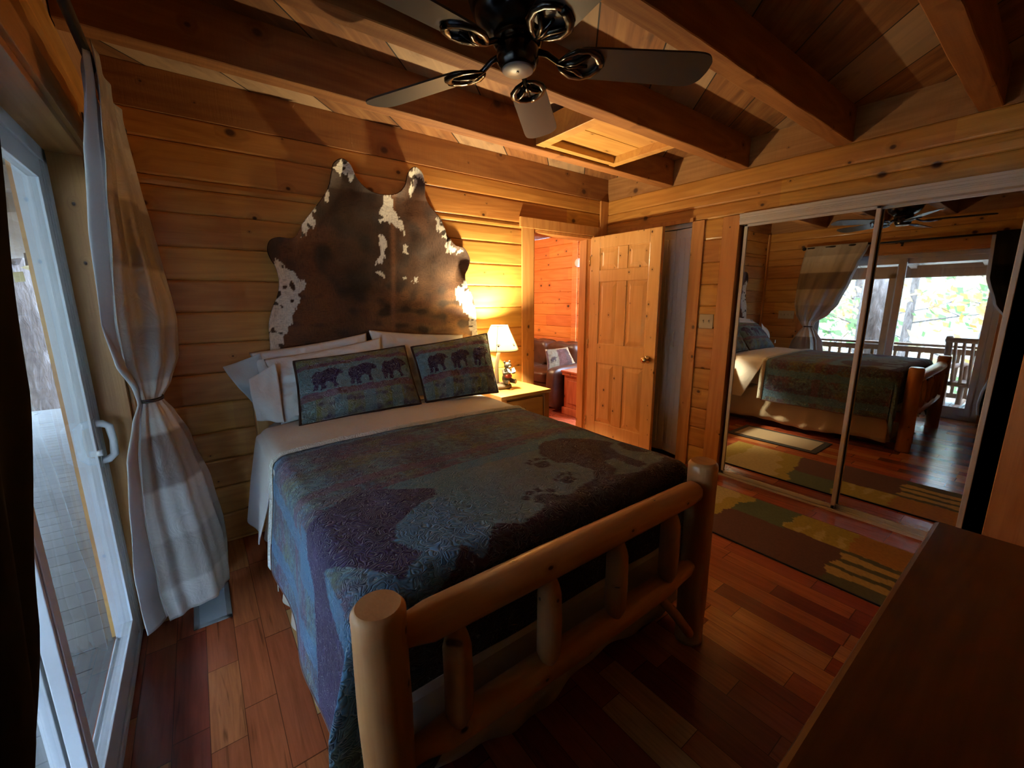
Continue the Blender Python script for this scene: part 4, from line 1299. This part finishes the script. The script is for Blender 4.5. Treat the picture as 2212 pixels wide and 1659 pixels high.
# ------------------------------------------------------------------ curtains
def curtain(name, rowsz, label, tie_z, dim=1.0, mat=None):
    """rowsz: table z -> N(x,y), B(x,y), F(x,y), L(x,y)"""
    e = empty(name, (-3.46, rowsz[0][2], 0)); tag(e, label, 'curtain', 'beige plaid curtains on the black rod')
    nrow, ncol = 130, 64
    ztop = rowsz[-1][0]; zbot = rowsz[0][0]
    m = MB(); cols = []
    def pt(u, v):
        z = lerp(zbot, ztop, v)
        nx_, ny_, bx_, by_, fx_, fy_, lx_, ly_, A = interp(rowsz, z)
        P = catmull([(nx_, ny_), (bx_, by_), (fx_, fy_)], 32, False)
        i = min(len(P) - 1, u * (len(P) - 1)); i0 = int(i); i1 = min(i0 + 1, len(P) - 1); q = i - i0
        x, y = lerp(P[i0][0], P[i1][0], q), lerp(P[i0][1], P[i1][1], q)
        dx, dy = P[i1][0] - P[i0][0] + 1e-9, P[i1][1] - P[i0][1] + 1e-9; L = hypot(dx, dy); n_ = (-dy / L, dx / L)
        sgn = 1 if n_[0] > 0 else -1
        a = A * (.8 * sin(u * 2 * pi * 3.2 + .8 * sin(v * 5)) + .35 * sin(u * 2 * pi * 7 + 2 + v * 4)) * min(1, u * 6)
        a += .005 * nz(u * 6, v * 14, 81)
        return Vector((x + sgn * n_[0] * a, y + sgn * n_[1] * a, z))
    def colr(u, v):
        z = lerp(zbot, ztop, v)
        rows_ = [1.88, 1.66, 1.45, 1.25, 1.05, .86, .68, .52, .36]
        k = int(floor((2.09 - z) / .205)); 
        kk = int(floor((2.09 - z + .10) / .215))
        h = kk % 4; col_ = int(floor(u * 3.2 + .6)) % 2
        lum = (.42, .62, .30, .62)[h]
        base = (.60, .52, .40); gr = (.36, .31, .28)
        c = mixc(gr, (.88, .86, .80), {0: .45, 1: .9, 2: .0, 3: .75}[h])
        if col_: c = tuple(x * .86 for x in c)
        if u < .10: c = mixc(c, (.42, .36, .27), .4)
        return tuple(x * dim for x in c)  # dim scales the plaid down to paint shade into it
    def f(u, v): cols.append(colr(u, v)); return pt(u, v)
    m.grid(ncol, nrow, f)
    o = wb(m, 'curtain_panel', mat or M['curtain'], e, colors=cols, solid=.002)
    # lining: from the leading edge back towards the window
    m = MB()
    def lf(u, v):
        z = lerp(zbot + .02, ztop - .03, v)
        nx_, ny_, bx_, by_, fx_, fy_, lx_, ly_, A = interp(rowsz, z)
        s = Vector((nx_ - .006, ny_, z)); l = Vector((lx_, ly_, z)); fpt = Vector((fx_ - .035, fy_, z))
        P = catmull([tuple(s), tuple(l), tuple((l + fpt) / 2 + Vector((-.012, 0, 0))), tuple(fpt)], 16, False)
        i = min(len(P) - 1, u * (len(P) - 1)); i0 = int(i); i1 = min(i0 + 1, len(P) - 1)
        p = Vector(P[i0]).lerp(Vector(P[i1]), i - i0)
        p.x += .006 * sin(u * 16 + v * 3) * min(1, 4 * u) + .003 * nz(u * 5, v * 12, 82)
        return p
    m.grid(40, nrow, lf)
    wb(m, 'lining', M['lining'], e, solid=.0015)
    # tie
    nx_, ny_, bx_, by_, fx_, fy_, lx_, ly_, A = interp(rowsz, tie_z)
    cx, cy = (nx_ + fx_ + bx_ + lx_) / 4, (ny_ + fy_) / 2
    hy_ = abs(ny_ - fy_) / 2 + .012; hx_ = .040
    m = MB()
    for dz in (-.004, .004):
        m.tube([(cx + hx_ * cos(t * pi / 16), cy + hy_ * sin(t * pi / 16), tie_z + dz + .003 * cos(t * pi / 16)) for t in range(33)], .0035, 8)
    wb(m, 'tieback', M['blackrod'], e)
    return e
#        z     N(x,y)         B(x,y)          F(x,y)          L(x,y)          ripple
CT = [(.105, -3.545, -.775, -3.36, -.68, -3.335, -.47, -3.60, -.850, .012),
      (.25, -3.556, -.785, -3.36, -.70, -3.325, -.44, -3.605, -.860, .012),
      (.37, -3.552, -.80, -3.37, -.70, -3.325, -.45, -3.605, -.860, .012),
      (.60, -3.555, -.80, -3.39, -.70, -3.350, -.46, -3.585, -.850, .012),
      (.83, -3.540, -.76, -3.42, -.68, -3.395, -.50, -3.570, -.815, .010),
      (.96, -3.524, -.72, -3.45, -.66, -3.430, -.56, -3.543, -.750, .007),
      (1.03, -3.510, -.69, -3.470, -.645, -3.458, -.60, -3.522, -.700, .003),
      (1.09, -3.520, -.70, -3.45, -.64, -3.425, -.57, -3.523, -.715, .007),
      (1.20, -3.528, -.80, -3.42, -.66, -3.385, -.52, -3.545, -.850, .012),
      (1.35, -3.518, -.92, -3.40, -.70, -3.372, -.49, -3.550, -.935, .014),
      (1.63, -3.482, -1.03, -3.42, -.76, -3.392, -.49, -3.532, -1.03, .014),
      (1.85, -3.456, -1.10, -3.43, -.82, -3.418, -.50, -3.505, -1.09, .012),
      (2.02, -3.436, -1.17, -3.44, -.86, -3.432, -.52, -3.465, -1.16, .011),
      (2.075, -3.434, -1.19, -3.44, -.87, -3.437, -.53, -3.460, -1.18, .010),
      (2.105, -3.436, -1.19, -3.44, -.87, -3.438, -.53, -3.460, -1.18, .012)]
curtain('window_curtain', CT, 'beige plaid curtain tied back at the sliding door edge near the bed', 1.035)
# second panel: mirrored along the rod, same plaid with shade put into its colour
CT2b = []
for r in CT:
    z = r[0]
    le = interp([(.1, -2.40), (.3, -2.38), (.6, -2.44), (.97, -2.55), (1.03, -2.60), (1.1, -2.53), (1.2, -2.44), (1.3, -2.37), (1.45, -2.29), (1.6, -2.26), (2.1, -2.24)], z)[0]
    fe = interp([(.1, -2.90), (.6, -2.86), (1.03, -2.70), (1.2, -2.76), (1.6, -2.84), (2.1, -2.86)], z)[0]
    nxx = interp([(.1, -3.44), (1.7, -3.425), (2.1, -3.445)], z)[0]
    CT2b.append((z, nxx, le, nxx + .012, (le + fe) / 2, -3.455, fe, nxx - .05, le + .012, r[9] * .9))
curtain('window_curtain', CT2b, 'beige plaid curtain with shade painted in at the near end of the sliding door', 1.035, .045, M['drape_shaded'])

e = empty('curtain_rod', (-3.452, -1.66, 2.085)); tag(e, 'black curtain rod with ball finials above the sliding glass door', 'curtain rod')
m = MB(); m.tube([(0, -1.24, 0), (0, 1.14, 0)], .0125, 16); m.build('rod', M['blackrod'], e)
for y in (-1.26, 1.16):
    m = MB(); m.ball((0, y, 0), .024); m.tube([(0, y - .02 * (1 if y > 0 else -1), 0), (0, y - .035 * (1 if y > 0 else -1), 0)], .016, 14); m.build('finial', M['blackrod'], e)
for y in (-1.12, .18, 1.10):
    m = MB(); m.tube([(0, y, -.012), (-.02, y, -.02), (-.088, y, -.02)], .007, 10); m.box(-.092, -.088, y - .012, y + .012, -.05, .02); m.build('bracket', M['blackrod'], e)
# ------------------------------------------------------------------ rugs
def rug_col(x, y):
    # x: 0 closet edge .. 1 bed edge ; y: along, 0 far end .. 1 near end
    w = .03 * nz(x * 7, y * 12, 91) + .012 * nz(x * 30, y * 40, 92)
    X_, Y_ = x + w, y + w * .8
    tan, gold, green, brown, orange, dk = (.66, .50, .19), (.52, .38, .06), (.13, .165, .08), (.15, .062, .042), (.52, .23, .04), (.11, .11, .05)
    if Y_ < .10: c = gold
    elif Y_ < .345 - .10 * X_: c = tan if X_ < .80 or Y_ < .22 else mixc(gold, tan, .4)
    elif Y_ < .39 - .06 * X_: c = gold
    elif Y_ < .56 and X_ < .42: c = green
    elif Y_ < .74 and X_ < .40: c = gold if (int(Y_ * 55) % 3 or X_ < .18) else (.66, .50, .16)
    elif Y_ > .74 and X_ < .40: c = orange
    elif Y_ > .74:
        c = (.62, .40, .11) if (X_ * 6.5) % 1 < .62 else dk
        if X_ > .90: c = dk
    else: c = brown
    return mixc(c, tuple(v * .6 for v in c), .5 + .5 * nz(x * 60, y * 120, 93))
m = MB(); cols = []
RX0, RX1, RY0, RY1 = -.235, -.90, -1.02, -2.72
def rf(u, v):
    cols.append(rug_col(u, v)); return (lerp(RX0, RX1, u), lerp(RY0, RY1, v), .011)
m.grid(90, 190, rf)
e = empty('runner_rug', ((RX0 + RX1) / 2, (RY0 + RY1) / 2, 0)); tag(e, 'long abstract rug in tan, green, brown and gold by the mirrored closet', 'rug')
wb(m, 'pile', M['rug'], e, colors=cols)
m = MB(); m.box(RX1 - .004, RX0 + .004, RY1 - .004, RY0 + .004, .0008, .0095); wb(m, 'backing', M['rugback'], e)
m = MB()
m.box(-1.56, -1.10, -1.62, -.80, .0008, .008)
e = empty('bedside_mat', (-1.33, -1.21, 0)); tag(e, 'small beige mat with black border beside the bed, seen in the mirror', 'mat')
wb(m, 'border', M['rugback'], e, bevel=.002)
m = MB(); m.box(-1.505, -1.155, -1.565, -.855, .008, .011); wb(m, 'field', cloth('mat_beige', (.46, .36, .24)), e)

# ------------------------------------------------------------------ dresser
e = empty('dresser', (-2.40, -2.99, 0)); tag(e, 'dark stained pine dresser in the near corner opposite the closet', 'dresser')
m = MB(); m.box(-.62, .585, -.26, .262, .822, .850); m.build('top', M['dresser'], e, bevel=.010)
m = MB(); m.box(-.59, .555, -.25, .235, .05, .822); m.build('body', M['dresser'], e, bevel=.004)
for i in range(3):
    for j in range(2):
        z0 = .09 + i * .24; x0 = -.57 + j * .565
        m = MB(); m.box(x0 + .01, x0 + .555, .235, .252, z0, z0 + .22); d_ = m.build('drawer', M['dresser'], e, bevel=.004)
        for xx in (.15, .41):
            k = MB(); k.ball((x0 + xx, .262, z0 + .11), .015, 12, 8); k.build('knob', M['dresser'], d_)
m = MB(); m.box(-.60, .565, -.25, .24, 0, .05); m.build('plinth', M['dresser'], e)

# ------------------------------------------------------------------ ceiling fan
FX, FY = -2.388, -1.685
e = empty('ceiling_fan', (FX, FY, ZC)); tag(e, 'black five-blade ceiling fan hugging the beams above the bed', 'ceiling fan')
def zl(z): return z - ZC
m = MB(); m.lathe([(.001, 0), (.085, 0), (.095, -.01), (.100, -.05), (.13, -.07), (.150, -.085), (.155, -.12), (.155, -.20), (.147, -.225), (.140, -.23), (.140, -.245), (.125, -.27), (.095, -.295), (.075, -.305), (.001, -.305)], seg=48)
m.build('motor_housing', M['black'], e)
m = MB(); m.lathe([(.001, -.30), (.075, -.30), (.078, -.325), (.070, -.335), (.001, -.335)], seg=40)
m.build('flywheel', M['black'], e)
zb = 2.137 - ZC
m = MB(); m.lathe([(.001, -.33), (.060, -.33), (.066, -.345), (.066, -.375), (.058, zb + .008), (.052, zb + .001), (.001, zb + .001)], seg=40); hub = m.build('hub', M['black'], e)
m = MB(); m.lathe([(.001, zb + .004), (.050, zb + .004), (.050, zb - .002), (.047, zb - .004), (.001, zb - .004)], seg=40); c_ = m.build('hub_cap', M['fanplate'], e)
m = MB(); m.lathe([(.001, zb - .003), (.004, zb - .003), (.004, zb - .006), (.001, zb - .006)], seg=12); m.build('screw', M['black'], e)
BZ = 2.168 - ZC
def blade(ang, first=[None]):
    if first[0] is not None:
        o = copy_tree(first[0]); o.parent = e; o.rotation_euler = (0, 0, R(ang)); return o
    # outline in blade plane
    pts = []
    r0, r1 = .175, .635; w0, w1 = .060, .072
    out = [(r0 + .0, w0 * .55), (r0 + .018, w0 * .92), (r0 + .05, w0 + .002), (.35, .066), (.5, .0705), (r1 - .07, w1), (r1 - .03, w1 - .006), (r1 - .006, w1 - .028), (r1, .02)]
    top = out; bot = [(a, -b) for a, b in out[::-1]]
    poly = catmull(top + [(r1 + .002, 0)] + bot, 5, True)
    Mt = Matrix.Translation((0, 0, BZ)) @ Matrix.Rotation(R(PITCH), 4, 'X')
    m = MB(); n = len(poly)
    vs = [Mt @ Vector((a, b, -.003)) for a, b in poly] + [Mt @ Vector((a, b, .003)) for a, b in poly]
    m.add(vs, [tuple(range(n))[::-1], tuple(range(n, 2 * n))] + [(i, (i + 1) % n, n + (i + 1) % n, n + i) for i in range(n)])
    o = m.build('blade', M['blade'], e)
    # blade iron
    ir = MB()
    def P(a, b, z=-.008): return tuple(Mt @ Vector((a, b, z)))
    ir.tube([(.055, 0, BZ + .025), (.095, 0, BZ + .018), (.13, 0, BZ - .002), P(.165, 0, -.012), P(.225, 0, -.009)], [.010, .009, .0085, .008, .005], 10)
    for s in (-1, 1):
        ir.tube([P(.150, s * .004, -.010), P(.185, s * .014, -.011), P(.205, s * .030, -.010), P(.222, s * .044, -.009)], [.008, .009, .009, .006], 8)
        ir.tube([P(.130, s * .006, -.006), P(.150, s * .030, -.006), P(.180, s * .050, -.006), P(.215, s * .054, -.006), P(.245, s * .040, -.006), P(.262, s * .018, -.006), P(.266, 0, -.006)], [.006, .010, .013, .014, .015, .015, .015], 8, sq=.5)
    ir.build('blade_iron', M['black'], o)
    first[0] = o; o.rotation_euler = (0, 0, R(ang)); return o
PITCH = -12
for k in range(5): blade(42 + 72 * k)

# throw pillow on the sofa (lodge print)
def tp_col(a, b):
    if .06 < a < .42:
        u, v = (a - .12) / .24, (b - .30) / .26
        if 0 <= u <= 1 and 0 <= v <= 1 and inpoly(u, v, BEAR): return (.03, .015, .01)
        return (.13, .095, .05)
    if a > .90 or b > .90: return (.40, .29, .13) if ((a + b) * 14) % 1 < .6 else (.07, .03, .02)
    return (.07, .022, .012) if a < .72 else (.05, .02, .012)
o = pillow('throw_pillow', (.30, 1.22, .79), (.66, 1.17, .80), (.66, 1.02, .60), (.22, 1.08, .52), .10, M['printed'], 'brown lodge throw pillow with a bear patch, on the leather sofa', cat='pillow', colfn=tp_col, sd=33)
# ------------------------------------------------------------------ porch and woods outside
DZ = -.12
dk = MB()
y = -7.0
while y < 6.0:
    dk.box(-5.55, -3.75, y, y + .134, DZ - .03, DZ); y += .14
struct('floor_deck', dk, M['deckwood'])
struct('floor_deck_frame', MB().box(-5.5, -3.75, -7, 6, DZ - .25, DZ - .035), M['porchwood'])
struct('trim_20', MB().box(-3.76, -3.74, -.575, 6.0, -.3, 2.6), M['wall_y'])
struct('trim_21', MB().box(-3.76, -3.74, -7.0, -2.40, -.3, 2.6), M['wall_y'])
struct('trim_22', MB().box(-3.76, -3.74, -2.40, -.575, 1.972, 2.6), M['wall_y'])
struct('trim_23', MB().box(-3.80, -3.735, -2.40, -.575, DZ - .1, -.001), M['deckwood'])
struct('roof_porch', MB().prism([(-5.95, 1.90), (-3.75, 2.26), (-3.75, 2.30), (-5.95, 1.94)], 1, -7, 6), M['porchroof'])
ends_ = ['bedroom end', 'corner end']
def railing(y0, y1, label):
    e = empty('deck_railing', (-5.42, (y0 + y1) / 2, DZ)); tag(e, label, 'railing', 'deck railing sections between the posts')
    h = (y1 - y0) / 2
    m = MB(); m.box(-.06, .06, -h, h, .82, .855); m.build('top_rail', M['porchwood'], e, bevel=.004)
    m = MB(); m.box(-.02, .02, -h, h, .72, .80); m.build('upper_rail', M['porchwood'], e)
    m = MB(); m.box(-.02, .02, -h, h, .08, .15); m.build('lower_rail', M['porchwood'], e)
    n = int((y1 - y0) / .135); first = None
    for i in range(n):
        if first is None:
            mm = MB(); mm.box(-.018, .018, -.018, .018, .15, .72); first = mm.build('baluster', M['porchwood'], e); o = first
        else:
            o = first.copy(); COL.objects.link(o); o.parent = e
        o.location = (0, -h + (i + .5) * (y1 - y0) / n, 0)
PY = [-5.5, -3.35, -1.10, 1.30, 3.8]
lab = ['porch railing beyond the far edge of the shade-darkened curtain', 'porch railing behind the rocking chair', 'porch railing seen through the sash next to the tied-back curtain', 'porch railing running past the house corner']
for i, (a, b) in enumerate(zip(PY, PY[1:])):
    if i == 0: continue
    railing(a + .07, b - .07, lab[i])
plab = ['porch post past the rocking chair', 'porch post standing in front of the big tree trunk', 'porch post beyond the bed end of the sliding door', 'porch post at the far corner of the deck']
for i, y in enumerate(PY[1:]):
    m = MB(); m.box(-5.50, -5.36, y - .07, y + .07, DZ, 1.80)
    o = m.build('porch_post', M['porchwood'], None, bevel=.006, loc=(-5.43, y, DZ)); tag(o, plab[i], 'post', 'square posts of the porch')
m = MB(); m.box(-5.50, -5.36, -7, 6, 1.72, 1.90); o = m.build('porch_beam', M['porchwood'], None, loc=(-5.43, -.5, 1.8)); tag(o, 'long brown beam carrying the porch roof above the posts', 'beam')
proto = None
rlab = 'whitewashed rafter under the porch roof'
for i in range(9):
    y = -4.3 + i * .75
    if proto is None:
        mm = MB(); mm.prism([(-2.15, -.01), (0, .345), (0, .22), (-2.15, -.135)], 1, -.035, .035)
        proto = mm.build('porch_rafter', M['porchroof'], None); o = proto
    else: o = proto.copy(); COL.objects.link(o)
    o.location = (-3.75, y, 1.90); tag(o, rlab, 'rafter', 'rafters under the porch roof')

# log rocking chair
e = empty('rocking_chair', (-4.75, -2.28, DZ)); tag(e, 'log rocking chair with slatted back on the porch', 'rocking chair')
e.rotation_euler = (0, 0, R(192))
LW = M['porchwood']
for s in (-1, 1):
    m = MB(); log(m, (-.25, s * .27, .06), (-.40, s * .27, 1.05), .035, 14); m.build('back_post', LW, e)
    m = MB(); log(m, (.24, s * .27, .06), (.26, s * .27, .62), .032, 14); m.build('front_post', LW, e)
    m = MB(); log(m, (.32, s * .29, .62), (-.36, s * .29, .64), .032, 14); m.build('armrest', LW, e)
    m = MB(); m.tube([(.42, s * .27, .10), (.25, s * .27, .045), (0, s * .27, .027), (-.25, s * .27, .045), (-.50, s * .27, .12)], .026, 12); m.build('rocker', LW, e)
m = MB(); log(m, (-.405, -.30, 1.0), (-.405, .30, 1.0), .034, 14); m.build('back_rail', LW, e)
m = MB(); log(m, (-.30, -.27, .42), (-.30, .27, .42), .03, 14); m.build('back_rail', LW, e)
m = MB(); log(m, (.25, -.27, .38), (.25, .27, .38), .03, 14); m.build('seat_rail', LW, e)
for k in range(6):
    y = -.20 + k * .08
    m = MB(); m.tube([(-.305, y, .42), (-.35, y, .7), (-.402, y, 1.0)], .017, 8, sq=1.6); m.build('back_slat', LW, e)
for k in range(6):
    m = MB(); x = -.24 + k * .10; m.box(x - .042, x + .042, -.27, .27, .395, .42); m.build('seat_slat', LW, e)

# terrain: hillside falling away then rising
m = MB()
def terr(u, v):
    x = lerp(-3.9 if abs(lerp(-45, 50, v)) < 7 else 12, -60, u ** 1.5); y = lerp(-45, 50, v)
    d = -x - 5
    z = -1.6 - 1.2 * min(1, d / 6) + max(0, d - 9) * .34 + max(0, y - 7) * .42 + max(0, -y - 12) * .3 + .6 * nz(x * .12, y * .12, 101) + .15 * nz(x * .6, y * .6, 102)
    return (x, y, z)
m.grid(60, 70, terr)
struct('terrain', m, M['ground'])

def tree(x, y, h, r, lean, leafmat, label, nleaf, sd, crown=(0, 0, 0, 1), nb=12, low=.35, size=.12):
    rnd = random.Random(sd)
    d = -x - 5; z0 = -1.6 - 1.2 * min(1, max(0, d) / 6) + max(0, d - 9) * .34 + max(0, y - 7) * .42 - .3
    e = empty('woodland_tree', (x, y, z0)); tag(e, label, 'tree', 'autumn trees around the porch')
    m = MB()
    pts = [(lean[0] * t * h + .05 * nz(t * 3, sd, 1), lean[1] * t * h + .05 * nz(t * 3, sd, 2), t * h) for t in [i / 14 for i in range(15)]]
    m.tube(pts, [r * (1.25 - .25 * min(1, i / 2)) * (1 - .75 * i / 14) for i in range(15)], 18)
    m.build('trunk', M['bark'], e)
    tips = []; b = MB()
    for k in range(nb):
        t = low + (1 - low) * rnd.random(); i = int(t * 14); p = Vector(pts[i]); a = rnd.random() * 2 * pi; L = (1.1 - t) * h * .42 + .6
        q = [p]; dirv = Vector((cos(a), sin(a), .25 + .4 * rnd.random()))
        for s_ in range(6):
            dirv += Vector((rnd.uniform(-.25, .25), rnd.uniform(-.25, .25), rnd.uniform(-.15, .1))); q.append(q[-1] + dirv.normalized() * L / 6)
        b.tube(q, [r * .28 * (1 - .14 * j) * (1 - t * .6) for j in range(7)], 6)
        tips += q[2:]
        for j in (2, 3, 4, 5):
            dv = Vector((rnd.uniform(-1, 1), rnd.uniform(-1, 1), rnd.uniform(-.5, .5))).normalized() * L * .3
            b.tube([q[j], q[j] + dv * .5 + Vector((0, 0, .05)), q[j] + dv], [r * .09, r * .06, r * .03], 5); tips.append(q[j] + dv); tips.append(q[j] + dv * .5)
    b.build('branch', M['bark'], e)
    lf = MB()
    for k in range(nleaf):
        c = rnd.choice(tips) + Vector((rnd.gauss(0, .28), rnd.gauss(0, .28), rnd.gauss(0, .2)))
        a = Vector((rnd.uniform(-1, 1), rnd.uniform(-1, 1), rnd.uniform(-1, 1))).normalized(); u_ = a.orthogonal().normalized(); v_ = a.cross(u_)
        s_ = size * rnd.uniform(.6, 1.2)
        lf.add([c - u_ * s_, c + v_ * s_ * .55, c + u_ * s_, c - v_ * s_ * .55], [(0, 1, 2, 3)])
    o = lf.build('foliage', leafmat, e); o['kind'] = 'stuff'
tree(-6.75, -.72, 11, .34, (.012, .012), M['leaf_orange'], 'big rough-barked tree right beside the porch post', 900, 1, nb=14, low=.45)
spec = [(-4.4, 10.5, 9, .16, 'leaf_green', 'green tree straight off the end of the deck'), (-7.2, 9.0, 9, .15, 'leaf_orange', 'orange tree just past the thick trunk'), (-6.6, 15, 12, .2, 'leaf_green', 'far green tree behind the end of the deck'),
        (-9.5, -3.2, 7, .10, 'leaf_orange', 'slim orange-leaved tree behind the rocking chair'), (-11.5, -.2, 9, .14, 'leaf_green', 'green tree beyond the big trunk, mid slope'),
        (-10.5, -5.6, 8, .12, 'leaf_green', 'green leafy tree past the shade-darkened curtain'), (-13.5, -2.2, 10, .16, 'leaf_yellow', 'pale yellow tree on the slope facing the door middle'),
        (-9.8, 1.9, 8, .12, 'leaf_yellow', 'pale tree outside towards the bed side of the door'), (-15.5, 1.6, 11, .18, 'leaf_orange', 'tall orange tree further up the slope'),
        (-17, -6.5, 12, .2, 'leaf_green', 'tall green tree high on the hillside'), (-19, -1.0, 12, .2, 'leaf_yellow', 'pale tree at the top of the slope'),
        (-12.5, 4.8, 10, .16, 'leaf_green', 'green tree near the corner of the house'), (-5.28, 6.95, 9, .40, 'leaf_yellow', 'thick tree off the far end of the deck'),
        (-18, 6, 12, .2, 'leaf_orange', 'orange tree far up behind the green corner tree'), (-14, -9, 11, .16, 'leaf_orange', 'orange tree far along the hillside')]
for i, (x, y, h, r, lm, lb) in enumerate(spec):
    tree(x, y, h, r, (random.uniform(-.06, .06), random.uniform(-.06, .06)), M[lm], lb, 1500, 10 + i, nb=16, low=.18, size=.13 + .004 * max(0, -x - 8))

# ------------------------------------------------------------------ light
w = bpy.data.worlds.new('World'); SC.world = w; w.use_nodes = True
nt = w.node_tree; nt.nodes.clear()
bg = nt.nodes.new('ShaderNodeBackground'); ow = nt.nodes.new('ShaderNodeOutputWorld')
tc = nt.nodes.new('ShaderNodeTexCoord'); sx = nt.nodes.new('ShaderNodeSeparateXYZ'); cr = nt.nodes.new('ShaderNodeValToRGB')
cr.color_ramp.elements[0].color = (.42, .58, .95, 1); cr.color_ramp.elements[1].color = (.62, .78, 1.0, 1)
nt.links.new(tc.outputs['Generated'], sx.inputs[0]); nt.links.new(sx.outputs[2], cr.inputs[0]); nt.links.new(cr.outputs[0], bg.inputs[0])
bg.inputs[1].default_value = SKY
nt.links.new(bg.outputs[0], ow.inputs[0])

def area(name, loc, rot, sx_, sy_, col, power, portal=False):
    l = bpy.data.lights.new(name, 'AREA'); l.shape = 'RECTANGLE'; l.size = sx_; l.size_y = sy_; l.color = col; l.energy = power
    if portal: l.cycles.is_portal = True
    o = bpy.data.objects.new(name, l); COL.objects.link(o); o.location = loc; o.rotation_euler = rot
    return o
area('door_portal', (-3.86, -1.4875, .99), (0, -pi / 2, 0), 2.1, 1.9, (1, 1, 1), 1, True)
l = bpy.data.lights.new('lamp_bulb', 'POINT'); l.color = (1, .80, .46); l.energy = LAMP; l.shadow_soft_size = .03
o = bpy.data.objects.new('lamp_bulb', l); COL.objects.link(o); o.location = (LX, LY, .742 + .445)
l = bpy.data.lights.new('lounge_ceiling_lamp', 'POINT'); l.color = (1, .72, .42); l.energy = LOUNGE; l.shadow_soft_size = .12
o = bpy.data.objects.new('lounge_ceiling_lamp', l); COL.objects.link(o); o.location = (-.7, 2.2, 2.0)

# ------------------------------------------------------------------ camera
cam = bpy.data.cameras.new('camera'); co = bpy.data.objects.new('camera', cam); COL.objects.link(co)
cam.sensor_width = 36; cam.sensor_fit = 'HORIZONTAL'; cam.lens = 901.627 / 2212 * 36; cam.clip_start = .02; cam.clip_end = 300
yaw, pit, rol = .6432, .1979, -.0062
f = Vector((sin(yaw) * cos(pit), cos(yaw) * cos(pit), -sin(pit))); r = Vector((cos(yaw), -sin(yaw), 0)); u = r.cross(f)
r2 = r * cos(rol) + u * sin(rol); u2 = u * cos(rol) - r * sin(rol)
mt = Matrix(((r2.x, u2.x, -f.x, -3.3041), (r2.y, u2.y, -f.y, -2.8664), (r2.z, u2.z, -f.z, 1.4211), (0, 0, 0, 1)))
co.matrix_world = mt
SC.camera = co
SC.view_settings.view_transform = 'Standard'; SC.view_settings.look = 'None'; SC.view_settings.gamma = 1
SC.view_settings.exposure = EXPO; SC.view_settings.use_curve_mapping = False
SC.cycles.use_denoising = True; SC.cycles.use_light_tree = False
SC.cycles.max_bounces = 5; SC.cycles.diffuse_bounces = 2; SC.cycles.glossy_bounces = 3; SC.cycles.transmission_bounces = 2; SC.cycles.transparent_max_bounces = 8
SC.cycles.adaptive_threshold = .06
SC.cycles.caustics_reflective = False; SC.cycles.caustics_refractive = False
SC.cycles.sample_clamp_indirect = 4.0
